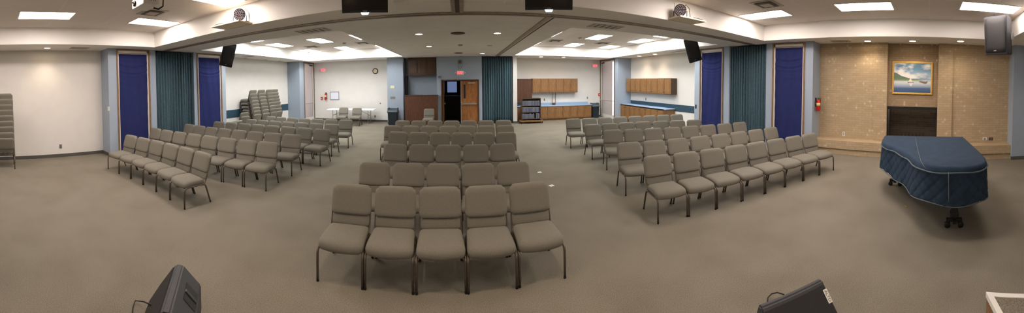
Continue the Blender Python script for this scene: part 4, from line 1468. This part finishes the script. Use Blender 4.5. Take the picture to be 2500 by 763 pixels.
# wall clock
q = at(916.5, 173.3, y=FL)
t = thing('wall_clock', 'round wooden wall clock high on the white rear wall', 'clock', q)
bm = B(); lathe(bm, [(.115, -.045), (.125, -.05), (.160, -.035), (.160, 0), (.115, 0)], 32, (0, 0, 0), 'y', cap=False); mesh_obj('rim', bm, mOakDark, t, True)
bm = B(); lathe(bm, [(.001, -.03), (.118, -.03), (.118, -.01)], 32, (0, 0, 0), 'y'); mesh_obj('dial', bm, mCream, t)
bm = B(); box(bm, -.006, .006, -.036, -.032, 0, .07); mesh_obj('hour_hand', bm, mBlack, t).rotation_euler = (0, -.9, 0)
bm = B(); box(bm, -.004, .004, -.04, -.036, 0, .1); mesh_obj('minute_hand', bm, mBlack, t).rotation_euler = (0, 2.1, 0)

# whiteboard
a, c = at(806, 224, y=FL), at(828, 243.3, y=FL)
t = thing('whiteboard', 'small framed whiteboard with faint writing beside the extinguisher', 'whiteboard', ((a.x + c.x) / 2, FL, (a.z + c.z) / 2))
ww, hh = (c.x - a.x) / 2, (a.z - c.z) / 2
bm = B()
for q in ((-ww, ww, hh - .02, hh), (-ww, ww, -hh, -hh + .02), (-ww, -ww + .02, -hh, hh), (ww - .02, ww, -hh, hh)):
    box(bm, q[0], q[1], -.025, 0, q[2], q[3])
mesh_obj('frame', bm, mat('slate frame', (84, 84, 104), .5), t)
bm = B(); box(bm, -ww + .02, ww - .02, -.012, 0, -hh + .02, hh - .02); mesh_obj('board', bm, mat('board white', (226, 228, 238), .3, var=.03, scale=14), t)


def extinguisher(label, c, rz, h=.44):
    t = thing('fire_extinguisher', label, 'fire extinguisher', c, rz)
    r = .062
    bm = B(); lathe(bm, [(r * .9, 0), (r, .01), (r, h * .68), (r * .8, h * .77), (r * .35, h * .82), (r * .3, h * .86)], 24, (0, -.1, 0)); cy = mesh_obj('cylinder', bm, mRed, t, True)
    bm = B(); lathe(bm, [(r + .002, h * .36), (r + .002, h * .58)], 24, (0, -.1, 0)); mesh_obj('instruction_band', bm, mat('pale label', (226, 216, 150), .6), cy, True)
    bm = B(); box(bm, -.02, .02, -.12, -.08, h * .84, h * .9); box(bm, -.012, .012, -.20, -.06, h * .93, h * .95); box(bm, -.012, .012, -.19, -.06, h * .87, h * .89); mesh_obj('valve_lever', bm, mMetalD, t)
    bm = B(); tube(bm, [(.02, -.12, h * .87), (.09, -.13, h * .83), (.1, -.13, h * .6), (.085, -.13, h * .3), (.08, -.13, h * .12)], .012, 8, taper=[1, 1, 1, 1, 1.6]); mesh_obj('hose', bm, mBlack, t, True)
    bm = B(); box(bm, -.03, .03, -.03, 0, h * .3, h * .95); box(bm, -.03, .03, -.1, -.03, h * .6, h * .63); mesh_obj('wall_bracket', bm, mMetalD, t)
    return t


q = at(797, 243, y=FL); extinguisher('red fire extinguisher on white wall beside the small whiteboard', (q.x, FL, q.z), 0)
q = at(2003, 269, x=8.62)
extinguisher('red fire extinguisher on the blue stub wall beside the brick wall', (8.50, 3.36, at(2003, 269, y=3.26).z), 0, .42)


# ------------------------------------------------------------------ cabinets
def panel_door(bm, x0, x1, z0, z1, y=0):
    """raised panel door front, facing -y"""
    fw = .055
    box(bm, x0, x1, y - .02, y, z0, z1, bev=.003)
    iw = (x1 - x0) - 2 * fw
    ih = (z1 - z0) - 2 * fw
    if iw > .05 and ih > .05:
        vs = box(bm, x0 + fw, x1 - fw, y - .032, y - .019, z0 + fw, z1 - fw, bev=.010)


def cab_unit(name, label, loc, rz, w, d, h, ndoor, wood_m, group, side_m=None, toe=0, handle_top=False):
    t = thing(name, label, 'cabinet', loc, rz, group)
    bm = B(); box(bm, -w / 2, w / 2, 0, d, toe, h, bev=.003)
    if toe:
        box(bm, -w / 2, w / 2, .06, d, 0, toe)
    mesh_obj('carcass', bm, side_m or wood_m, t)
    for k in range(ndoor):
        x0 = -w / 2 + w * k / ndoor + .012; x1 = -w / 2 + w * (k + 1) / ndoor - .012
        bm = B(); panel_door(bm, x0, x1, toe + .02, h - .03); dr = mesh_obj('door', bm, wood_m, t)
        bm = B(); xc = x1 - .035 if k % 2 == 0 else x0 + .035
        zc = h - .10 if handle_top else toe + .10
        lathe(bm, [(.006, -.022), (.015, -.045), (.012, -.05)], 10, (xc, 0, zc), 'y'); mesh_obj('knob', bm, mMetalD, dr)
    return t


# back wall, right rear room
yf = FR - .345
a, c = at(1299.6, 191.5, y=yf), at(1410.3, 225, y=yf)
wu = (c.x - a.x) / 3; hu = a.z - c.z
names3 = ['leftmost', 'middle', 'rightmost']
for k in range(3):
    cab_unit('wall_cabinet', 'oak two-door wall cabinet on the back wall, %s of three' % names3[k], (a.x + wu * (k + .5), yf, c.z), 0, wu - .004, .34, hu, 2, mOak, 'oak wall cabinets on the back wall')
# tall reddish panel at their left
a2, c2 = at(1260, 192.3, y=FR - .3), at(1296, 250.7, y=FR - .3)
t = thing('tall_cabinet', 'flat reddish-brown cupboard hanging left of back wall cabinets', 'cabinet', (2.795 + (a.x - 2.795) / 2, FR - .315, c2.z))
hw_ = (a.x - 2.795) / 2 - .012
bm = B(); box(bm, -hw_, hw_, 0, .3, 0, a2.z - c2.z, bev=.004); mesh_obj('carcass', bm, mPanelWood, t)
for s in (-1, 1):
    bm = B(); box(bm, s * .006, s * (hw_ - .01), -.012, 0, .02, a2.z - c2.z - .02, bev=.003); mesh_obj('door', bm, mPanelWood, t)
# base units and worktop
yb = FR - .61
x0b, x1b = 2.79, at(1444, 270, y=yb).x
zt = .80
nb = 5
wb = (x1b - x0b) / nb
nm5 = ['leftmost, behind the book cart', 'second from the left', 'middle', 'second from the right', 'rightmost, beside the bin']
for k in range(nb):
    cab_unit('base_cabinet', 'oak two-door base cabinet under pale blue counter, %s' % nm5[k], (x0b + wb * (k + .5), yb, 0), 0, wb - .004, .6, zt - .04, 2, mOak, 'oak base cabinets on the back wall', toe=.08, handle_top=True)
t = thing('countertop', 'long pale blue laminate counter on the back wall base cabinets', 'countertop', ((x0b + x1b) / 2 + .01, FR - .315, zt - .04))
hl = (x1b - x0b) / 2
bm = B(); box(bm, -hl, hl + .03, -.33, .3, .0, .04, bev=.006); mesh_obj('worktop', bm, mLaminate, t)
bm = B(); box(bm, -hl, hl + .03, .28, .3, .04, .16, bev=.004); mesh_obj('backsplash', bm, mLaminate, t)
# leaning little wooden rack (upturned stool) on the counter
q = at(1351, 249, y=FR - .2)
t = thing('step_stool', 'small folded wooden frame leaning on the wall under cabinets', 'wooden frame', (q.x, FR - .26, zt + .001))
h_ = at(1351, 226, y=FR - .26).z - zt
for s in (-1, 1):
    bm = B(); tube(bm, [(s * .085, 0, 0), (s * .085 + .07, .14, h_)], .014, 6); mesh_obj('rail', bm, mOakDark, t)
bm = B(); box(bm, -.1, .1, -.02, .01, .0, .12); mesh_obj('step_board', bm, mOakDark, t)

# side wall, right rear room (facing -x)
xf = ALR - .34
yA, yE = at(1529, 195, x=xf).y, at(1639, 195, x=xf).y
yA = min(yA, 13.78)
zc0 = 1.53; hu = 2.26 - zc0
nn = 4; wu = (yA - yE) / nn
nm4 = ['deepest in the corner', 'second from the corner', 'third from the corner', 'nearest the blue window']
for k in range(nn):
    cab_unit('wall_cabinet', 'oak two-door wall cabinet on the side wall, %s' % nm4[k], (xf, yA - wu * (k + .5), zc0), -PI / 2, wu - .004, .34, hu, 2, mOak, 'oak wall cabinets on the side wall', side_m=mOakDark if k == nn - 1 else None)
xb2 = 8.2
yA, yE = 13.78, 10.08
nn = 4; wu = (yA - yE) / nn
for k in range(nn):
    cab_unit('base_cabinet', 'oak two-door base cabinet on the side wall, %s' % nm4[k], (xb2, yA - wu * (k + .5), 0), -PI / 2, wu - .004, ALR - xb2 - .02, .86, 2, mOak, 'oak base cabinets on the side wall', toe=.08, handle_top=True)
t = thing('countertop', 'long pale blue counter on the side wall base cabinets, dark edge', 'countertop', ((xb2 + ALR) / 2, (yA + yE) / 2, .86))
hw2 = (ALR - xb2) / 2; hl = (yA - yE) / 2
bm = B(); box(bm, -hw2 - .03, hw2 - .018, -hl - .03, hl - .01, 0, .035, bev=.005); mesh_obj('worktop', bm, mLaminate, t)
bm = B(); box(bm, -hw2 - .036, -hw2 - .03, -hl - .03, hl - .01, -.002, .036); mesh_obj('edge_band', bm, mMetalD, t)

# ------------------------------------------------------------------ book cart
yc = 14.45
a, c = at(1274, 240, y=yc), at(1320.7, 293, y=yc)
bw, bh = (c.x - a.x), a.z - .22
t = thing('book_cart', 'dark open bookcase on a wheeled wooden base, filled with books', 'bookcase', ((a.x + c.x) / 2, yc, 0))
bm = B(); box(bm, -bw / 2 - .09, bw / 2 + .12, -.08, .42, .09, .15, bev=.01); mesh_obj('wheeled_base', bm, mOak, t)
for x in (-bw / 2 - .02, bw / 2 + .06):
    for y in (-.02, .36):
        bm = B(); lathe(bm, [(.03, -.02), (.045, -.015), (.045, .015), (.03, .02)], 14, (x, y, .045), 'x'); mesh_obj('caster', bm, mMetalD, t)
for s in (-1, 1):
    bm = B(); box(bm, s * bw / 2, s * (bw / 2 - .035), 0, .33, .15, a.z, bev=.003); mesh_obj('side_panel', bm, mOakDark, t)
bm = B(); box(bm, -bw / 2, bw / 2, .31, .33, .15, a.z); mesh_obj('back_panel', bm, mat('dark back board', (46, 42, 44), .7), t)
SZ = [.24, .24 + (a.z - .28) / 3, .24 + (a.z - .28) * 2 / 3, a.z - .02]
for z in SZ:
    bm = B(); box(bm, -bw / 2 + .03, bw / 2 - .03, .0, .31, z - .025, z, bev=.002); mesh_obj('shelf', bm, mOakDark, t)
bx = (a.x + c.x) / 2


def make_book(i):
    bm = B(); box(bm, -.018, .018, 0, .16, 0, .235, bev=.003); cov = mesh_obj('hymn_book', bm, mBook[i])
    bm = B(); box(bm, -.0135, .0135, .004, .163, .004, .239); mesh_obj('pages', bm, mPaper, cov)
    return cov


protos = [make_book(i) for i in range(5)]
used = set()
for si, nmz in enumerate(('bottom', 'middle', 'top')):
    n = int((bw - .09) / .0385)
    for k in range(n):
        if si == 0 and k in (n - 7, n - 6):
            continue
        i = 4 if (si == 1 and k == n - 1) else random.randrange(4)
        p = protos[i]
        if i in used:
            o = p.copy(); COL.objects.link(o)
            for ch in p.children:
                g_ = ch.copy(); COL.objects.link(g_); g_.parent = o
        else:
            o = p; used.add(i)
        o.location = (bx - bw / 2 + .055 + k * .0385, yc + .02, SZ[si] + .001)
        o.rotation_euler = (0, 0, 0)
        o.scale = (1, 1, random.uniform(.93, 1.0) if si else random.uniform(.9, 1.08))
        if i == 4:
            tag(o, 'bright blue book at the right end of the cart\'s middle shelf', 'book', 'books on the cart')
        else:
            tag(o, 'grey-blue hardback book standing in the row on the %s shelf of the cart' % nmz, 'book', 'books on the cart')
for i in range(5):
    if i not in used:
        for ch in list(protos[i].children):
            bpy.data.objects.remove(ch)
        bpy.data.objects.remove(protos[i])


# ------------------------------------------------------------------ bins
def bin_(label, x, y, w, h, rz=0):
    t = thing('trash_bin', label, 'trash bin', (x, y, 0), rz)

    def ring(bm, hw, hd, z, r=.05):
        out = []
        for (sx_, sy_, a0) in ((1, -1, -PI / 2), (1, 1, 0), (-1, 1, PI / 2), (-1, -1, PI)):
            for k in range(5):
                a_ = a0 + (PI / 2) * k / 4
                out.append(bm.verts.new((sx_ * (hw - r) + r * math.cos(a_), sy_ * (hd - r) + r * math.sin(a_), z)))
        return out

    def loft(bm, L_):
        R_ = [ring(bm, *q) for q in L_]
        for i in range(len(R_) - 1):
            for k in range(20):
                bm.faces.new((R_[i][k], R_[i][(k + 1) % 20], R_[i + 1][(k + 1) % 20], R_[i + 1][k]))
        bm.faces.new(R_[0][::-1]); bm.faces.new(R_[-1])
    bm = B(); loft(bm, [(w * .40, w * .30, 0), (w * .42, w * .33, .03), (w * .47, w * .38, h * .72), (w * .5, w * .41, h * .74), (w * .5, w * .41, h * .78)]); mesh_obj('body', bm, mCan, t, True)
    bm = B(); loft(bm, [(w * .53, w * .44, h * .77), (w * .53, w * .44, h * .81), (w * .49, w * .40, h * .85)]); ld = mesh_obj('lid', bm, mGreyPl, t)
    bm = B()
    for s in (-1, 1):
        prism(bm, [(-w * .36, h * .84), (w * .36, h * .84), (w * .32, h), (-w * .32, h)], s * w * .48, s * w * .40, lambda p, q: (q, p[0], p[1]))
    box(bm, -w * .46, w * .46, w * .25, w * .33, h * .84, h * .98)
    box(bm, -w * .46, w * .46, -w * .40, -w * .33, h * .82, h * .90)
    mesh_obj('lid_hood', bm, mGreyPl, ld)
    for s in (-1, 1):
        bm = B(); box(bm, s * w * .5, s * w * .56, -.06, .06, h * .70, h * .74, bev=.005); mesh_obj('handle', bm, mCan, t)
    return t


bin_('dark grey lidded trash bin in front of the pale blue pillar', at(960, 290, y=14.42).x, 14.42, .52, .86)
bin_('dark grey lidded trash bin at the right end of the back counter', at(1451.5, 270, y=15.55).x, 15.52, .46, .86, 0)

# ------------------------------------------------------------------ nook
a, c = at(996.5, 142, y=FC + .28), at(1066.5, 182.5, y=FC + .28)
wN = (xn1 - (xb - .02))
t = thing('wall_cabinet', 'dark wooden three-door cabinet high in the centre wall nook', 'cabinet', ((a.x + xn1) / 2, FC + .25, c.z))
w3 = xn1 - a.x - .01; h3 = ZS - .01 - c.z
bm = B(); box(bm, -w3 / 2, w3 / 2, 0, .48, 0, h3, bev=.003); mesh_obj('carcass', bm, mOakDark, t)
for k in range(3):
    bm = B(); panel_door(bm, -w3 / 2 + w3 * k / 3 + .012, -w3 / 2 + w3 * (k + 1) / 3 - .012, .05, h3 - .04); mesh_obj('door', bm, mOakDark, t)
t = thing('side_shelving', 'narrow dark rack on the left side of the centre nook', 'rack', (xb + .05, FC + .3, 1.45))
bm = B(); box(bm, -.05, .06, 0, .40, 0, 1.0, bev=.004); mesh_obj('case', bm, mBlack, t)
bm = B()
for k in range(8):
    box(bm, -.045, .055, -.006, 0, .04 + k * .12, .12 + k * .12)
mesh_obj('drawer_fronts', bm, mMetalD, t)
a, c = at(988.3, 232.3, y=14.55), at(1068.8, 290, y=14.55)
t = thing('wood_bar_counter', 'waist-high reddish wooden counter front closing the centre nook', 'counter', ((a.x + c.x) / 2, 14.55, 0))
w3 = c.x - a.x
bm = B(); box(bm, -w3 / 2, w3 / 2, 0, .18, 0, a.z - .02, bev=.004); mesh_obj('front_panel', bm, mPanelWood, t)
bm = B(); box(bm, -w3 / 2 - .02, w3 / 2 + .02, -.02, .2, a.z - .03, a.z + .01, bev=.006); mesh_obj('cap_rail', bm, mOakDark, t)
bm = B(); box(bm, -w3 / 2, w3 / 2, -.015, 0, .12, .20, bev=.004); mesh_obj('bottom_rail', bm, mPanelWood, t)

# ------------------------------------------------------------------ folding table
t = thing('folding_table', 'long white plastic folding table against the left rear white wall', 'table', (-5.80, 14.78, 0), .05)
bm = B(); box(bm, -1.30, 1.30, -.38, .38, .70, .745, bev=.012); mesh_obj('tabletop', bm, mTable, t)
for s in (-1, 1):
    for yy in (-.28, .28):
        bm = B(); tube(bm, [(s * .98, yy, .70), (s * .98, yy * 1.05, 0)], .014, 8); mesh_obj('leg', bm, mGreyP, t)
    bm = B(); tube(bm, [(s * .98, -.28, .42), (s * .98, .28, .42)], .01, 6); tube(bm, [(s * .98, 0, .42), (s * .45, 0, .69)], .01, 6); mesh_obj('leg_brace', bm, mGreyP, t)
    bm = B(); tube(bm, [(s * .98, -.28, .1), (s * .98, .28, .1)], .01, 6); mesh_obj('foot_rail', bm, mGreyP, t)

# ------------------------------------------------------------------ floor bits
for (u, v, lab) in ((1317.5, 420, 'small white paper square on the carpet aisle, the farther one'), (1346.5, 452.5, 'small white paper square on the carpet aisle, the nearer one')):
    q = at(u, v, z=0)
    t = thing('floor_marker', lab, 'paper', (q.x, q.y, 0), .25)
    bm = B(); box(bm, -.045, .045, -.045, .045, .0005, .002); mesh_obj('sheet', bm, mPaper, t)
    bm = B(); lathe(bm, [(.010, .002), (.010, .0026)], 12); mesh_obj('mark', bm, mMetalD, t)
q = at(2212, 505, z=0)
t = thing('floor_plug', 'tiny brass scrap lying on the carpet before the piano', 'brass piece', (q.x, q.y, 0), .4)
bm = B(); box(bm, -.03, .015, -.012, .012, .0, .010, bev=.003); lathe(bm, [(.014, 0), (.014, .014), (.008, .018)], 12, (.022, .006, 0)); mesh_obj('body', bm, mGold, t)
q = at(1246, 299, z=0)
t = thing('floor_scrap', 'tiny white scrap on the carpet at the curtain foot', 'paper', (q.x, min(q.y, 14.6), 0), .4)
bm = B(); box(bm, -.05, .05, -.03, .03, .0, .02, bev=.004); mesh_obj('sheet', bm, mPaper, t)

# ------------------------------------------------------------------ stage platform at the lower right
q0, q1, q2 = at(2407, 712, z=.5), at(2500, 717, z=.5), at(2433, 763, z=.5)
e1 = (q1 - q0).xy.normalized(); e2 = (q2 - q0).xy.normalized()
t = thing('stage_platform', 'carpeted platform corner with white edging and wooden side, lower right', 'platform', (q0.x, q0.y, 0))


def para(i, l1, l2):
    c = (e1 + e2) * i
    return [c, c + e1 * l1, c + e1 * l1 + e2 * l2, c + e2 * l2]


bm = B(); prism(bm, para(.004, 2.2, 2.6), 0, .485, lambda p, h: (p[0], p[1], h)); mesh_obj('riser', bm, mOak, t)
bm = B(); prism(bm, para(.045, 2.1, 2.5), .48, .497, lambda p, h: (p[0], p[1], h)); mesh_obj('carpet_top', bm, mCarpet, t)
for a_, b_ in ((e1, e2), (e2, e1)):
    bm = B(); prism(bm, [Vector((0, 0)), a_ * 2.2, a_ * 2.2 + b_ * .047, (a_ + b_) * .047], .46, .503, lambda p, h: (p[0], p[1], h))
    mesh_obj('edge_trim', bm, mPlastW, t)
